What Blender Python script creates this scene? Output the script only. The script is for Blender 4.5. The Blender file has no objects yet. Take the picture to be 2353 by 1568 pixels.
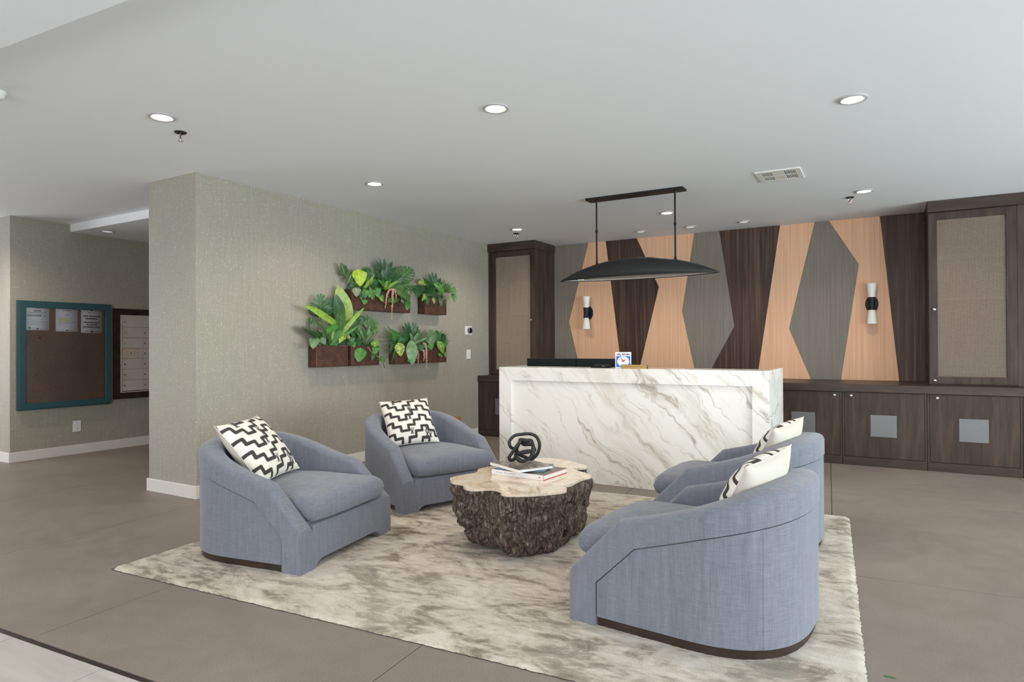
import bpy, bmesh, math, random
from mathutils import Vector, Matrix, noise
random.seed(7)
R = math.radians
SC = bpy.context.scene
COL = SC.collection

# ---------------------------------------------------------------- camera
cam_d = bpy.data.cameras.new('camera')
cam = bpy.data.objects.new('camera', cam_d)
COL.objects.link(cam)
SC.camera = cam
cam_d.sensor_fit = 'HORIZONTAL'
cam_d.sensor_width = 36.0
cam_d.lens = 36.0 * 1479.73 / 2353.0
cam_d.clip_start = 0.05
cam.matrix_world = Matrix((
    (0.8649483, 0.00757427, 0.50180381, 0.0),
    (0.50183558, -0.00299569, -0.86495785, 0.0),
    (-0.00504818, 0.99996683, -0.00639215, 1.28),
    (0, 0, 0, 1)))

# ---------------------------------------------------------------- world, daylight, exposure
W = bpy.data.worlds.new('sky')
SC.world = W
W.use_nodes = True
bg = W.node_tree.nodes['Background']
bg.inputs[0].default_value = (0.82, 0.92, 1.0, 1)
bg.inputs[1].default_value = 1.0
def window_light(name, loc, rot, sx, sy, power, col):
    l = bpy.data.lights.new(name, 'AREA')
    l.shape = 'RECTANGLE'; l.size = sx; l.size_y = sy
    l.energy = power; l.color = col
    o = bpy.data.objects.new(name, l); COL.objects.link(o)
    o.location = loc; o.rotation_euler = rot
    return o
# daylight entering through the glazed right wall and the glazed entrance behind the viewer
DAY = (0.975, 0.98, 1.0)
window_light('daylight', (5.7, 5.65, 1.25), (0, R(90), 0), 1.9, 3.3, 235, (0.80, 0.955, 1.0))
window_light('daylight', (5.7, 1.4, 1.25), (0, R(90), 0), 1.9, 3.2, 205, (0.84, 0.965, 1.0))
window_light('daylight', (0.0, -3.7, 1.40), (R(90), 0, 0), 8.2, 2.2, 225, DAY)
window_light('daylight', (-11.3, 0.3, 1.2), (0, R(-90), 0), 1.7, 4.5, 85, DAY)  # added fill for the left side and its ceiling, no known window there
vs = SC.view_settings
vs.view_transform = 'Standard'
vs.look = 'None'
vs.exposure = 0.27
vs.gamma = 1.0
vs.use_curve_mapping = False
SC.cycles.max_bounces = 6
SC.cycles.diffuse_bounces = 4
SC.cycles.glossy_bounces = 2
SC.cycles.transmission_bounces = 2
SC.cycles.use_adaptive_sampling = True
SC.cycles.adaptive_threshold = 0.08
SC.cycles.adaptive_min_samples = 20
SC.cycles.use_denoising = True
SC.cycles.sample_clamp_indirect = 6.0

# ---------------------------------------------------------------- material helpers
def srgb(r, g, b):
    f = lambda c: (c / 12.92 if c <= 0.04045 else ((c + 0.055) / 1.055) ** 2.4)
    return (f(r / 255), f(g / 255), f(b / 255), 1)
class NT:
    def __init__(s, name):
        m = bpy.data.materials.new(name); m.use_nodes = True
        s.m = m; s.t = m.node_tree; s.b = s.t.nodes['Principled BSDF']
        s._co = None
    def n(s, typ, **kw):
        x = s.t.nodes.new(typ)
        for k, v in kw.items():
            if k in ('operation', 'blend_type', 'data_type', 'noise_dimensions', 'wave_type', 'bands_direction', 'feature', 'interpolation_type', 'attribute_name', 'distance', 'wave_profile', 'noise_type'):
                setattr(x, k, v)
        return x
    def l(s, a, b): s.t.links.new(a, b)
    def co(s, kind='Object', scale=(1, 1, 1), rot=(0, 0, 0), loc=(0, 0, 0)):
        if s._co is None: s._co = s.t.nodes.new('ShaderNodeTexCoord')
        mp = s.t.nodes.new('ShaderNodeMapping')
        mp.inputs['Scale'].default_value = scale; mp.inputs['Rotation'].default_value = rot; mp.inputs['Location'].default_value = loc
        s.l(s._co.outputs[kind], mp.inputs[0]); return mp.outputs[0]
    def noise(s, co, scale=5, detail=3, rough=.55, dist=0):
        x = s.t.nodes.new('ShaderNodeTexNoise')
        x.inputs['Scale'].default_value = scale; x.inputs['Detail'].default_value = detail
        x.inputs['Roughness'].default_value = rough; x.inputs['Distortion'].default_value = dist
        s.l(co, x.inputs['Vector']); return x.outputs['Fac']
    def ramp(s, fac, stops):
        x = s.t.nodes.new('ShaderNodeValToRGB'); e = x.color_ramp.elements
        while len(e) < len(stops): e.new(0.5)
        for i, (p, c) in enumerate(stops):
            e[i].position = p; e[i].color = c if len(c) == 4 else (*c, 1)
        s.l(fac, x.inputs[0]); return x.outputs[0]
    def mix(s, fac, a, b, blend='MIX'):
        x = s.t.nodes.new('ShaderNodeMix'); x.data_type = 'RGBA'; x.blend_type = blend
        for i, v in ((0, fac), (6, a), (7, b)):
            if hasattr(v, 'is_linked') or hasattr(v, 'links'): s.l(v, x.inputs[i])
            else: x.inputs[i].default_value = v
        return x.outputs[2]
    def math(s, op, a, b=None, c=None):
        x = s.t.nodes.new('ShaderNodeMath'); x.operation = op
        for i, v in enumerate((a, b, c)):
            if v is None: continue
            if hasattr(v, 'links'): s.l(v, x.inputs[i])
            else: x.inputs[i].default_value = v
        return x.outputs[0]
    def bump(s, h, strength=.3, dist=.01):
        x = s.t.nodes.new('ShaderNodeBump'); x.inputs['Strength'].default_value = strength; x.inputs['Distance'].default_value = dist
        s.l(h, x.inputs['Height']); s.l(x.outputs[0], s.b.inputs['Normal'])
    def col(s, v):
        if hasattr(v, 'links'): s.l(v, s.b.inputs['Base Color'])
        else: s.b.inputs['Base Color'].default_value = v
    def set(s, rough=None, metal=None, spec=None, coat=None, sheen=None, emit=None, emit_s=None):
        i = s.b.inputs
        if rough is not None:
            if hasattr(rough, 'links'): s.l(rough, i['Roughness'])
            else: i['Roughness'].default_value = rough
        if metal is not None: i['Metallic'].default_value = metal
        if spec is not None: i['Specular IOR Level'].default_value = spec
        if coat is not None: i['Coat Weight'].default_value = coat
        if sheen is not None: i['Sheen Weight'].default_value = sheen
        if emit is not None: i['Emission Color'].default_value = emit
        if emit_s is not None: i['Emission Strength'].default_value = emit_s
        return s.m
GREY = lambda v: (v, v, v, 1)
def plain(name, col, rough=.5, metal=0, var=.06, scale=40, bump=0, spec=.5):
    t = NT(name); co = t.co()
    n = t.noise(co, scale, 4)
    t.col(t.mix(1.0, col, t.ramp(n, [(0.25, GREY(1 - var)), (0.75, GREY(1 + var))]), 'MULTIPLY'))
    if bump: t.bump(n, bump, .004)
    return t.set(rough, metal, spec)

# ---------------------------------------------------------------- materials
M = {}
def wallpaper(name, base, sparkle):
    t = NT(name)
    v = t.noise(t.co(scale=(150, 150, 3)), 1, 4, .6)
    h = t.noise(t.co(scale=(6, 6, 240)), 1, 3, .6)
    f = t.noise(t.co(), 320, 2)
    b = t.noise(t.co(), .8, 2)
    k = t.math('ADD', t.math('MULTIPLY', v, .45), t.math('ADD', t.math('MULTIPLY', h, .25), t.math('MULTIPLY', f, .30)))
    c = t.mix(1.0, base, t.ramp(k, [(0.33, GREY(.82)), (0.67, GREY(1.18))]), 'MULTIPLY')
    c = t.mix(1.0, c, t.ramp(b, [(0.3, (1.0, 1.02, .97, 1)), (0.7, (1.02, .99, 1.0, 1))]), 'MULTIPLY')
    vo = t.n('ShaderNodeTexVoronoi'); t.l(t.co(), vo.inputs['Vector']); vo.inputs['Scale'].default_value = 105
    wn = t.n('ShaderNodeTexWhiteNoise'); t.l(vo.outputs['Position'], wn.inputs['Vector'])
    dot = t.math('MULTIPLY', t.math('LESS_THAN', vo.outputs['Distance'], .22), t.math('GREATER_THAN', wn.outputs['Value'], 1 - sparkle))
    t.col(t.mix(dot, c, (.86, .86, .80, 1)))
    t.bump(k, .35, .003)
    return t.set(.62)
M['wallpaper'] = wallpaper('wallpaper_grey_green', (.335, .315, .262, 1), .20)
def paint(name, col, rough=.7):
    t = NT(name); t.col(col)
    t.bump(t.noise(t.co(), 160, 3), .05, .002)
    return t.set(rough)
M['ceiling'] = paint('ceiling_paint', (.85, .865, .895, 1), .85)
M['trim'] = paint('trim_paint', (.70, .67, .61, 1), .45)
M['white_wall'] = paint('wall_paint', (.70, .70, .68, 1))
def concrete():
    t = NT('concrete')
    big = t.noise(t.co(), 1.1, 5, .6, .4); fine = t.noise(t.co(), 150, 4, .7); mid = t.noise(t.co(), 9, 4)
    c = t.ramp(big, [(0.25, (.196, .163, .134, 1)), (0.55, (.238, .200, .166, 1)), (0.8, (.268, .230, .193, 1))])
    c = t.mix(1.0, c, t.ramp(fine, [(0.3, GREY(.78)), (0.7, GREY(1.22))]), 'MULTIPLY')
    c = t.mix(1.0, c, t.ramp(mid, [(0.3, GREY(.94)), (0.7, GREY(1.06))]), 'MULTIPLY')
    t.col(c); t.bump(fine, .12, .002)
    return t.set(t.math('ADD', .42, t.math('MULTIPLY', mid, .22)), spec=.42)
M['concrete'] = concrete()
M['joint'] = plain('joint_filler', (.045, .04, .035, 1), .9)
def tile():
    t = NT('porcelain_tile')
    n = t.noise(t.co(scale=(2, 16, 16)), 1, 5, .6, .6)
    t.col(t.ramp(n, [(0.3, (.43, .405, .36, 1)), (0.6, (.53, .50, .45, 1)), (0.8, (.57, .54, .49, 1))]))
    return t.set(.4)
M['tile'] = tile()
M['grout'] = plain('grout', (.22, .2, .18, 1), .9)
def marble():
    t = NT('marble')
    # Calacatta: oblique veins, warm grey and beige on white
    base = t.co(rot=(0, R(-47), 0))
    warp = t.noise(t.co(), 1.7, 4, .6)
    wv = t.n('ShaderNodeVectorMath'); wv.operation = 'MULTIPLY_ADD'
    cx = t.n('ShaderNodeCombineXYZ'); 
    t.l(warp, cx.inputs[0]); t.l(warp, cx.inputs[2])
    t.l(cx.outputs[0], wv.inputs[0]); wv.inputs[1].default_value = (.22, .1, .42); t.l(base, wv.inputs[2])
    def vein(sc, width, detail=3, seed=(0, 0, 0)):
        mp = t.n('ShaderNodeMapping'); mp.inputs['Scale'].default_value = sc; mp.inputs['Location'].default_value = seed
        t.l(wv.outputs[0], mp.inputs[0])
        n = t.noise(mp.outputs[0], 1, detail, .5)
        d = t.math('ABSOLUTE', t.math('SUBTRACT', n, .5))
        return t.ramp(d, [(0.0, GREY(1)), (width, GREY(.25)), (width * 2.6, GREY(0))]), n
    v1, n1 = vein((.60, 2.0, 4.2), .011, 5)
    v2, n2 = vein((1.1, 3.0, 7.0), .010, 4, (3, 1, 7))
    v3, n3 = vein((.55, 2.0, 3.2), .05, 5, (9, 2, 3))
    bands = t.ramp(n3, [(0.50, GREY(0)), (0.60, GREY(.55)), (0.66, GREY(.05)), (0.74, GREY(.5)), (0.80, GREY(0))])
    gate = t.ramp(t.noise(t.co(), 2.2, 2), [(0.4, GREY(.15)), (0.6, GREY(1))])
    c = t.mix(t.math('MULTIPLY', bands, .80), (.92, .89, .83, 1), (.60, .55, .45, 1))
    c = t.mix(t.math('MULTIPLY', t.math('MULTIPLY', v1, t.ramp(n2, [(0.38, GREY(.25)), (0.6, GREY(1))])), .8), c, (.40, .345, .265, 1))
    c = t.mix(t.math('MULTIPLY', t.math('MULTIPLY', v2, gate), .75), c, (.48, .42, .33, 1))
    t.col(c)
    return t.set(.22, coat=.15)
M['marble'] = marble()
def veneer(name, dark, mid, light, sc=(55, 55, 1.1), rough=.5, wav=.0):
    t = NT(name)
    co = t.co(scale=sc)
    n = t.noise(co, 1, 5, .6, wav)
    n2 = t.noise(t.co(scale=(sc[0] * 4.5, sc[1] * 4.5, sc[2] * 2)), 1, 3, .6)
    k = t.math('ADD', t.math('MULTIPLY', n, .7), t.math('MULTIPLY', n2, .3))
    t.col(t.ramp(k, [(0.34, dark), (0.5, mid), (0.66, light)]))
    t.bump(k, .08, .002)
    return t.set(rough, spec=.28)
M['oak'] = veneer('oak_veneer', (.64, .37, .225, 1), (.74, .44, .28, 1), (.82, .51, .335, 1), (60, 60, .9))
M['walnut'] = veneer('walnut_veneer', (.024, .014, .011, 1), (.062, .034, .024, 1), (.14, .08, .052, 1), (26, 26, .7), .45, .6)
M['greywood'] = veneer('grey_veneer', (.175, .152, .127, 1), (.215, .188, .158, 1), (.255, .225, .19, 1), (75, 75, 1.6))
M['cabinet'] = veneer('stained_maple', (.028, .018, .013, 1), (.050, .033, .025, 1), (.080, .054, .040, 1), (10, 10, 1.3), .42, .3)
M['cabinet_h'] = veneer('stained_maple_rail', (.032, .022, .017, 1), (.052, .036, .029, 1), (.078, .056, .045, 1), (1.2, 14, 14), .38, .3)
M['plinth'] = veneer('dark_plinth', (.022, .014, .010, 1), (.034, .022, .016, 1), (.05, .033, .024, 1), (6, 6, 6), .4)
M['steel'] = plain('brushed_steel', (.19, .19, .195, 1), .45, .5, .06, 60)
M['chrome'] = plain('chrome_knob', (.85, .85, .85, 1), .12, 1, .02)
M['bronze'] = plain('bronze_mesh', (.58, .48, .395, 1), .42, .35, .08, 90)
M['cab_inside'] = plain('cabinet_inside', (.045, .036, .03, 1), .8)
M['black'] = plain('black_metal', (.012, .012, .013, 1), .5, .0, .1, 40, 0, .3)
M['shade_out'] = plain('shade_blackened', (.022, .022, .022, 1), .6, .1, .15, 25, .05)
M['shade_in'] = plain('shade_lining', (.55, .50, .45, 1), .6)
M['white_glass'] = plain('opal_glass', (.80, .79, .76, 1), .3, 0, .02)
M['plastic'] = plain('white_plastic', (.78, .78, .75, 1), .4, 0, .02)
M['light_trim'] = plain('light_trim', (.50, .50, .51, 1), .4, .1, .02)
M['lcd'] = plain('dark_glass', (.006, .008, .02, 1), .08, 0, .02)
M['teal'] = plain('teal_frame', (.030, .082, .098, 1), .45, 0, .08, 20)
def cork():
    t = NT('cork')
    n = t.noise(t.co(), 130, 4, .7); b = t.noise(t.co(), 3, 3)
    c = t.ramp(n, [(0.35, (.15, .095, .068, 1)), (0.55, (.29, .195, .145, 1)), (0.7, (.42, .30, .23, 1))])
    t.col(t.mix(1.0, c, t.ramp(b, [(0.3, GREY(.88)), (0.7, GREY(1.1))]), 'MULTIPLY'))
    t.bump(n, .4, .004)
    return t.set(.9)
M['cork'] = cork()
M['paper'] = plain('paper', (.90, .88, .93, 1), .7, 0, .01)
M['ink'] = plain('ink', (.03, .03, .035, 1), .7)
M['ink_light'] = plain('ink_light', (.42, .42, .45, 1), .7)
M['marker'] = plain('marker_yellow', (.75, .72, .10, 1), .7)
M['green_print'] = plain('green_print', (.10, .45, .10, 1), .7)
M['pin_red'] = plain('pin_red', (.22, .02, .02, 1), .3)
M['pin_dark'] = plain('pin_dark', (.05, .01, .015, 1), .3)
M['mail_metal'] = plain('mailbox_aluminium', (.66, .60, .54, 1), .42, .3, .05, 30)
M['mail_bare'] = plain('mailbox_plate', (.62, .51, .41, 1), .5, .2, .08, 60)
M['mail_frame'] = veneer('mail_frame_wood', (.018, .011, .008, 1), (.032, .02, .014, 1), (.05, .03, .02, 1), (8, 8, 8), .4)
def glass():
    t = NT('clear_glass')
    t.t.nodes.remove(t.b)
    o = t.t.nodes['Material Output']
    a = t.n('ShaderNodeBsdfTransparent'); g = t.n('ShaderNodeBsdfGlossy'); g.inputs['Roughness'].default_value = .03
    f = t.n('ShaderNodeFresnel'); f.inputs[0].default_value = 1.45
    mx = t.n('ShaderNodeMixShader'); t.l(f.outputs[0], mx.inputs[0]); t.l(a.outputs[0], mx.inputs[1]); t.l(g.outputs[0], mx.inputs[2])
    t.l(mx.outputs[0], o.inputs[0]); return t.m
M['glass'] = glass()
def corten():
    t = NT('corten_steel')
    n = t.noise(t.co(), 14, 6, .65); f = t.noise(t.co(), 120, 3, .6)
    k = t.math('ADD', t.math('MULTIPLY', n, .65), t.math('MULTIPLY', f, .35))
    t.col(t.ramp(k, [(0.32, (.036, .016, .012, 1)), (0.5, (.070, .029, .018, 1)), (0.68, (.165, .066, .03, 1))]))
    t.bump(f, .2, .003)
    return t.set(.6, metal=.15)
M['corten'] = corten()
M['corten_highlight'] = plain('corten_highlight', (.20, .12, .085, 1), .5, .2, .15, 50)
M['moss'] = plain('dried_moss', (.20, .19, .10, 1), .95, 0, .5, 120, .6)
def leaf(name, col, rib, amt=.5, var=0, vcol=None, rough=.38):
    t = NT('leaf_' + name)
    uv = t.co('UV'); sx = t.n('ShaderNodeSeparateXYZ'); t.l(uv, sx.inputs[0])
    d = t.math('ABSOLUTE', t.math('SUBTRACT', sx.outputs[0], .5))
    ribm = t.ramp(d, [(0.0, GREY(amt)), (0.06, GREY(0))])
    w = t.math('SINE', t.math('ADD', t.math('MULTIPLY', sx.outputs[1], 60), t.math('MULTIPLY', d, -38)))
    n = t.noise(t.co(), 22, 4)
    c = t.mix(1.0, col, t.ramp(n, [(0.25, GREY(.66)), (0.75, GREY(1.34))]), 'MULTIPLY')
    c = t.mix(t.ramp(w, [(0.55, GREY(0)), (1.0, GREY(.35 * amt))]), c, rib)
    c = t.mix(ribm, c, rib)
    if var:
        vn = t.noise(t.co('UV', scale=(3, 7, 1)), 1, 4, .6, .8)
        c = t.mix(t.ramp(vn, [(.62 - var * .2, GREY(0)), (.66 - var * .2, GREY(1))]), c, vcol)
    t.col(c)
    t.b.inputs['Subsurface Weight'].default_value = 0
    return t.set(rough)
M['dark'] = leaf('dark', (.030, .105, .030, 1), (.09, .20, .06, 1), .6)
M['mid'] = leaf('mid', (.060, .21, .036, 1), (.16, .33, .08, 1), .5)
M['dusk'] = leaf('dusk', (.036, .105, .040, 1), (.075, .14, .07, 1), .4)
M['palm'] = leaf('palm', (.075, .165, .042, 1), (.11, .21, .07, 1), .3)
M['lime'] = leaf('lime', (.24, .40, .055, 1), (.30, .46, .11, 1), .5)
M['pale'] = leaf('pale', (.30, .41, .10, 1), (.34, .43, .16, 1), .6)
M['sage'] = leaf('sage', (.13, .22, .10, 1), (.19, .28, .14, 1), .6)
M['chart'] = leaf('chartreuse', (.36, .52, .025, 1), (.55, .66, .16, 1), .8)
M['pad'] = leaf('pad', (.19, .33, .15, 1), (.24, .36, .18, 1), .3)
M['monpale'] = leaf('monstera_pale', (.08, .19, .06, 1), (.24, .32, .14, 1), .6)
M['vari'] = leaf('variegated', (.13, .27, .03, 1), (.45, .52, .12, 1), .5, .7, (.50, .56, .14, 1))
M['vari2'] = leaf('lime_variegated', (.12, .27, .03, 1), (.38, .48, .10, 1), .5, .3, (.42, .50, .10, 1))
M['silver'] = leaf('silver', (.20, .24, .13, 1), (.38, .40, .27, 1), .7)
M['darkvari'] = leaf('dark_cream_rib', (.030, .105, .030, 1), (.46, .50, .26, 1), .95)
M['rust'] = leaf('rust_tip', (.13, .12, .06, 1), (.2, .1, .06, 1), .5)
M['tan'] = leaf('tan_stem', (.25, .22, .10, 1), (.3, .25, .12, 1), .2)
M['pink'] = plain('amaranth_pink', (.66, .40, .30, 1), .7, 0, .35, 90)
def fabric(name, dark, light):
    t = NT(name)
    a = t.noise(t.co(scale=(16, 16, 420)), 1, 3, .7); b = t.noise(t.co(scale=(420, 420, 12)), 1, 3, .7)
    c = t.noise(t.co(scale=(40, 40, 3)), 1, 3, .6); f = t.noise(t.co(), 500, 2)
    k = t.math('ADD', t.math('ADD', t.math('MULTIPLY', a, .30), t.math('MULTIPLY', b, .32)), t.math('ADD', t.math('MULTIPLY', c, .16), t.math('MULTIPLY', f, .22)))
    t.col(t.ramp(k, [(0.36, dark), (0.64, light)]))
    t.bump(k, .35, .003)
    return t.set(.95, sheen=.25, spec=.15)
M['chair'] = fabric('denim_blue_chenille', (.110, .116, .142, 1), (.245, .254, .298, 1))
def pillow_mat():
    t = NT('pillow_print')
    at = t.n('ShaderNodeAttribute'); at.attribute_name = 'ink'
    n = t.noise(t.co(), 260, 3)
    c = t.mix(1.0, (.78, .74, .66, 1), t.ramp(n, [(0.3, GREY(.94)), (0.7, GREY(1.06))]), 'MULTIPLY')
    b = t.noise(t.co(), 60, 4)
    k = t.mix(1.0, (.045, .040, .036, 1), t.ramp(b, [(0.3, GREY(.6)), (0.7, GREY(1.7))]), 'MULTIPLY')
    t.col(t.mix(at.outputs['Fac'], c, k))
    t.bump(n, .2, .002)
    return t.set(.9, spec=.2)
M['pillow'] = pillow_mat()
M['pillow_back'] = plain('pillow_linen', (.57, .52, .45, 1), .9, 0, .06, 200, .2, .2)
M['pillow_piping'] = plain('pillow_seam', (.60, .55, .48, 1), .9)
def rug():
    t = NT('rug_pile')
    d = t.noise(t.co(scale=(2.2, 3.4, 1), rot=(0, 0, .5)), 1.15, 6, .68, 1.0)
    e = t.noise(t.co(scale=(4, 11, 1), rot=(0, 0, -.35), loc=(5, 2, 0)), 1.6, 5, .68, .8)
    f = t.noise(t.co(), 240, 3, .7); g = t.noise(t.co(), 1.0, 3, .6, .5)
    k = t.math('ADD', t.math('MULTIPLY', d, .62), t.math('MULTIPLY', e, .38))
    c = t.ramp(k, [(0.37, (.15, .118, .080, 1)), (0.44, (.30, .248, .182, 1)), (0.49, (.55, .475, .38, 1)), (0.58, (.73, .66, .56, 1))])
    c = t.mix(t.ramp(g, [(0.35, GREY(0)), (0.62, GREY(.35))]), c, (.72, .65, .54, 1))
    c = t.mix(1.0, c, t.ramp(f, [(0.3, GREY(.80)), (0.7, GREY(1.16))]), 'MULTIPLY')
    t.col(c); t.bump(f, .8, .006)
    return t.set(1.0, spec=.1, sheen=.15)
M['rug'] = rug()
M['rug_edge'] = plain('rug_binding', (.10, .078, .072, 1), .95)
def bark():
    t = NT('bark')
    a = t.noise(t.co(scale=(16, 16, 9)), 1, 6, .75, 2.2); b = t.noise(t.co(scale=(95, 95, 22)), 1, 4, .7, .8); c = t.noise(t.co(), 7, 3)
    k = t.math('ADD', t.math('MULTIPLY', a, .55), t.math('MULTIPLY', b, .45))
    col = t.ramp(k, [(0.38, (.012, .009, .008, 1)), (0.46, (.065, .045, .034, 1)), (0.54, (.20, .15, .11, 1)), (0.63, (.50, .43, .36, 1))])
    col = t.mix(t.ramp(c, [(0.45, GREY(0)), (0.7, GREY(.35))]), col, (.13, .085, .055, 1))
    t.col(col); t.bump(k, 1.0, .03)
    return t.set(.72, spec=.35)
M['bark'] = bark()
def slab():
    t = NT('petrified_wood_top')
    a = t.noise(t.co(), 5.5, 5, .6, 1.6); b = t.noise(t.co(), 13, 4, .6, 1.0)
    c = t.ramp(a, [(0.3, (.62, .43, .27, 1)), (0.46, (.82, .66, .50, 1)), (0.6, (.84, .72, .58, 1)), (0.75, (.76, .54, .38, 1))])
    d = t.math('ABSOLUTE', t.math('SUBTRACT', b, .5))
    c = t.mix(t.ramp(d, [(0, GREY(.5)), (.02, GREY(.15)), (.06, GREY(0))]), c, (.40, .27, .17, 1))
    t.col(c)
    return t.set(.16, coat=.4)
M['slab'] = slab()
M['slab_edge'] = plain('slab_edge', (.66, .55, .48, 1), .5)
M['sculpt'] = plain('cast_black', (.016, .017, .016, 1), .62, 0, .25, 60, .1)
M['page'] = plain('book_pages', (.80, .78, .74, 1), .8)
M['cover_white'] = plain('cover_white', (.82, .80, .79, 1), .35, 0, .01)
M['cover_red'] = plain('cover_red', (.55, .03, .04, 1), .35)
M['cover_blue'] = plain('cover_blue', (.10, .15, .24, 1), .35)
def photo_cover(name, cols, sc):
    t = NT(name); n = t.noise(t.co(scale=sc), 1, 6, .7, .6)
    t.col(t.ramp(n, list(zip((.3, .42, .52, .66), cols)))); return t.set(.3)
M['cover_photo'] = photo_cover('cover_photo', [(.02, .018, .016, 1), (.08, .065, .055, 1), (.20, .16, .13, 1), (.50, .46, .44, 1)], (18, 60, 20))
M['cover_photo2'] = photo_cover('cover_photo_grey', [(.04, .045, .03, 1), (.11, .11, .08, 1), (.17, .16, .13, 1), (.32, .30, .27, 1)], (14, 14, 14))
M['monitor'] = plain('monitor_plastic', (.010, .014, .015, 1), .55, 0, .05, 40, 0, .2)
M['sign_white'] = plain('sign_white', (.85, .85, .88, 1), .35, 0, .01)
M['sign_blue'] = plain('sign_blue', (.010, .13, .55, 1), .35, 0, .01)
M['sign_red'] = plain('sign_red', (.70, .025, .03, 1), .35, 0, .01)
M['brass'] = plain('brass_plate', (.45, .29, .10, 1), .4, .3, .1, 60)
M['plate_wood'] = plain('nameplate_wood', (.12, .06, .03, 1), .5)
M['orange'] = plain('orange_plate', (.50, .20, .03, 1), .5)
M['vent_dark'] = plain('vent_dark', (.03, .03, .035, 1), .8)
M['alu'] = plain('window_aluminium', (.35, .36, .37, 1), .4, .6)
def lamp(name, col, s):
    t = NT(name); t.col((.9, .9, .9, 1))
    return t.set(.5, emit=col, emit_s=s)
M['lamp_on'] = lamp('lamp_lens_lit', (1.0, .90, .76, 1), 6.0)
M['lamp_dim'] = lamp('lamp_lens_dim', (1.0, .97, .93, 1), .35)

# ---------------------------------------------------------------- geometry helpers
class MB:
    def __init__(s): s.v = []; s.f = []; s.uv = None
    def add(s, vs, fs):
        k = len(s.v); s.v += [tuple(v) for v in vs]; s.f += [tuple(i + k for i in f) for f in fs]; return s
    def box(s, x0, x1, y0, y1, z0, z1):
        return s.add([(x, y, z) for x in (x0, x1) for y in (y0, y1) for z in (z0, z1)],
                     [(0, 1, 3, 2), (4, 6, 7, 5), (0, 4, 5, 1), (2, 3, 7, 6), (0, 2, 6, 4), (1, 5, 7, 3)])
    def prism(s, poly, axis, a, b):
        def P(p, t):
            return (t, p[0], p[1]) if axis == 0 else (p[0], t, p[1]) if axis == 1 else (p[0], p[1], t)
        n = len(poly)
        vs = [P(p, a) for p in poly] + [P(p, b) for p in poly]
        fs = [tuple(range(n)), tuple(range(2 * n - 1, n - 1, -1))] + [(i, (i + 1) % n, n + (i + 1) % n, n + i) for i in range(n)]
        return s.add(vs, fs)
    def tube(s, path, r, n=10, closed=False, cap=True):
        pts = [Vector(p) for p in path]; m = len(pts)
        rs = r if isinstance(r, (list, tuple)) else [r] * m
        up = None; rings = []
        for i, p in enumerate(pts):
            if closed: t = pts[(i + 1) % m] - pts[i - 1]
            else: t = pts[min(i + 1, m - 1)] - pts[max(i - 1, 0)]
            t.normalize()
            if up is None: up = Vector((0, 0, 1)) if abs(t.z) < .9 else Vector((1, 0, 0))
            a = t.cross(up); a.normalize(); up = a.cross(t); up.normalize()
            rings.append([p + (a * math.cos(2 * math.pi * j / n) + up * math.sin(2 * math.pi * j / n)) * rs[i] for j in range(n)])
        k = len(s.v)
        for rg in rings: s.v += [tuple(q) for q in rg]
        for i in range(m if closed else m - 1):
            i2 = (i + 1) % m
            for j in range(n):
                j2 = (j + 1) % n
                s.f.append((k + i * n + j, k + i * n + j2, k + i2 * n + j2, k + i2 * n + j))
        if cap and not closed:
            s.f.append(tuple(k + j for j in reversed(range(n)))); s.f.append(tuple(k + (m - 1) * n + j for j in range(n)))
        return s
    def lathe(s, prof, c=(0, 0, 0), axis=2, n=24, sx=1, sy=1):
        k = len(s.v); m = len(prof)
        for (r, h) in prof:
            for j in range(n):
                a = 2 * math.pi * j / n; x, y = r * math.cos(a) * sx, r * math.sin(a) * sy
                p = (x, y, h) if axis == 2 else (x, h, y) if axis == 1 else (h, x, y)
                s.v.append((c[0] + p[0], c[1] + p[1], c[2] + p[2]))
        for i in range(m - 1):
            for j in range(n):
                j2 = (j + 1) % n
                s.f.append((k + i * n + j, k + i * n + j2, k + (i + 1) * n + j2, k + (i + 1) * n + j))
        s.f.append(tuple(k + j for j in reversed(range(n)))); s.f.append(tuple(k + (m - 1) * n + j for j in range(n)))
        return s
    def mesh(s, name, mat, smooth=False, shift=None):
        me = bpy.data.meshes.new(name)
        v = s.v if shift is None else [(a - shift[0], b - shift[1], c - shift[2]) for a, b, c in s.v]
        me.from_pydata(v, [], s.f)
        bm = bmesh.new(); bm.from_mesh(me); bmesh.ops.recalc_face_normals(bm, faces=bm.faces); bm.to_mesh(me); bm.free()
        if mat: me.materials.append(M[mat] if isinstance(mat, str) else mat)
        if smooth:
            me.shade_smooth()
            if smooth is not True: me.set_sharp_from_angle(angle=R(smooth))
        return me
def PM(o): return o.matrix_basis.copy() if o.parent is None else PM(o.parent) @ o.matrix_parent_inverse @ o.matrix_basis
def link(name, me, parent=None, loc=(0, 0, 0), rot=(0, 0, 0)):
    o = bpy.data.objects.new(name, me); COL.objects.link(o); o.location = loc; o.rotation_euler = rot
    if parent: o.parent = parent
    return o
def part(name, mb, mat, parent, smooth=False, bevel=0, seg=2, world=False):
    """a part; world=True: the vertices are in world coordinates"""
    me = mb.mesh(name, mat, smooth) if isinstance(mb, MB) else mb
    o = link(name, me, parent)
    if world: o.matrix_parent_inverse = PM(parent).inverted()
    if bevel: bev(o, bevel, seg)
    return o
def bev(o, w, seg=2):
    m = o.modifiers.new('bevel', 'BEVEL'); m.width = w; m.segments = seg; m.limit_method = 'ANGLE'; m.angle_limit = R(40)
    m.harden_normals = False
    return o
def tag(o, label=None, cat=None, group=None, kind=None):
    if label: o['label'] = label
    if cat: o['category'] = cat
    if group: o['group'] = group
    if kind: o['kind'] = kind
    return o
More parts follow.
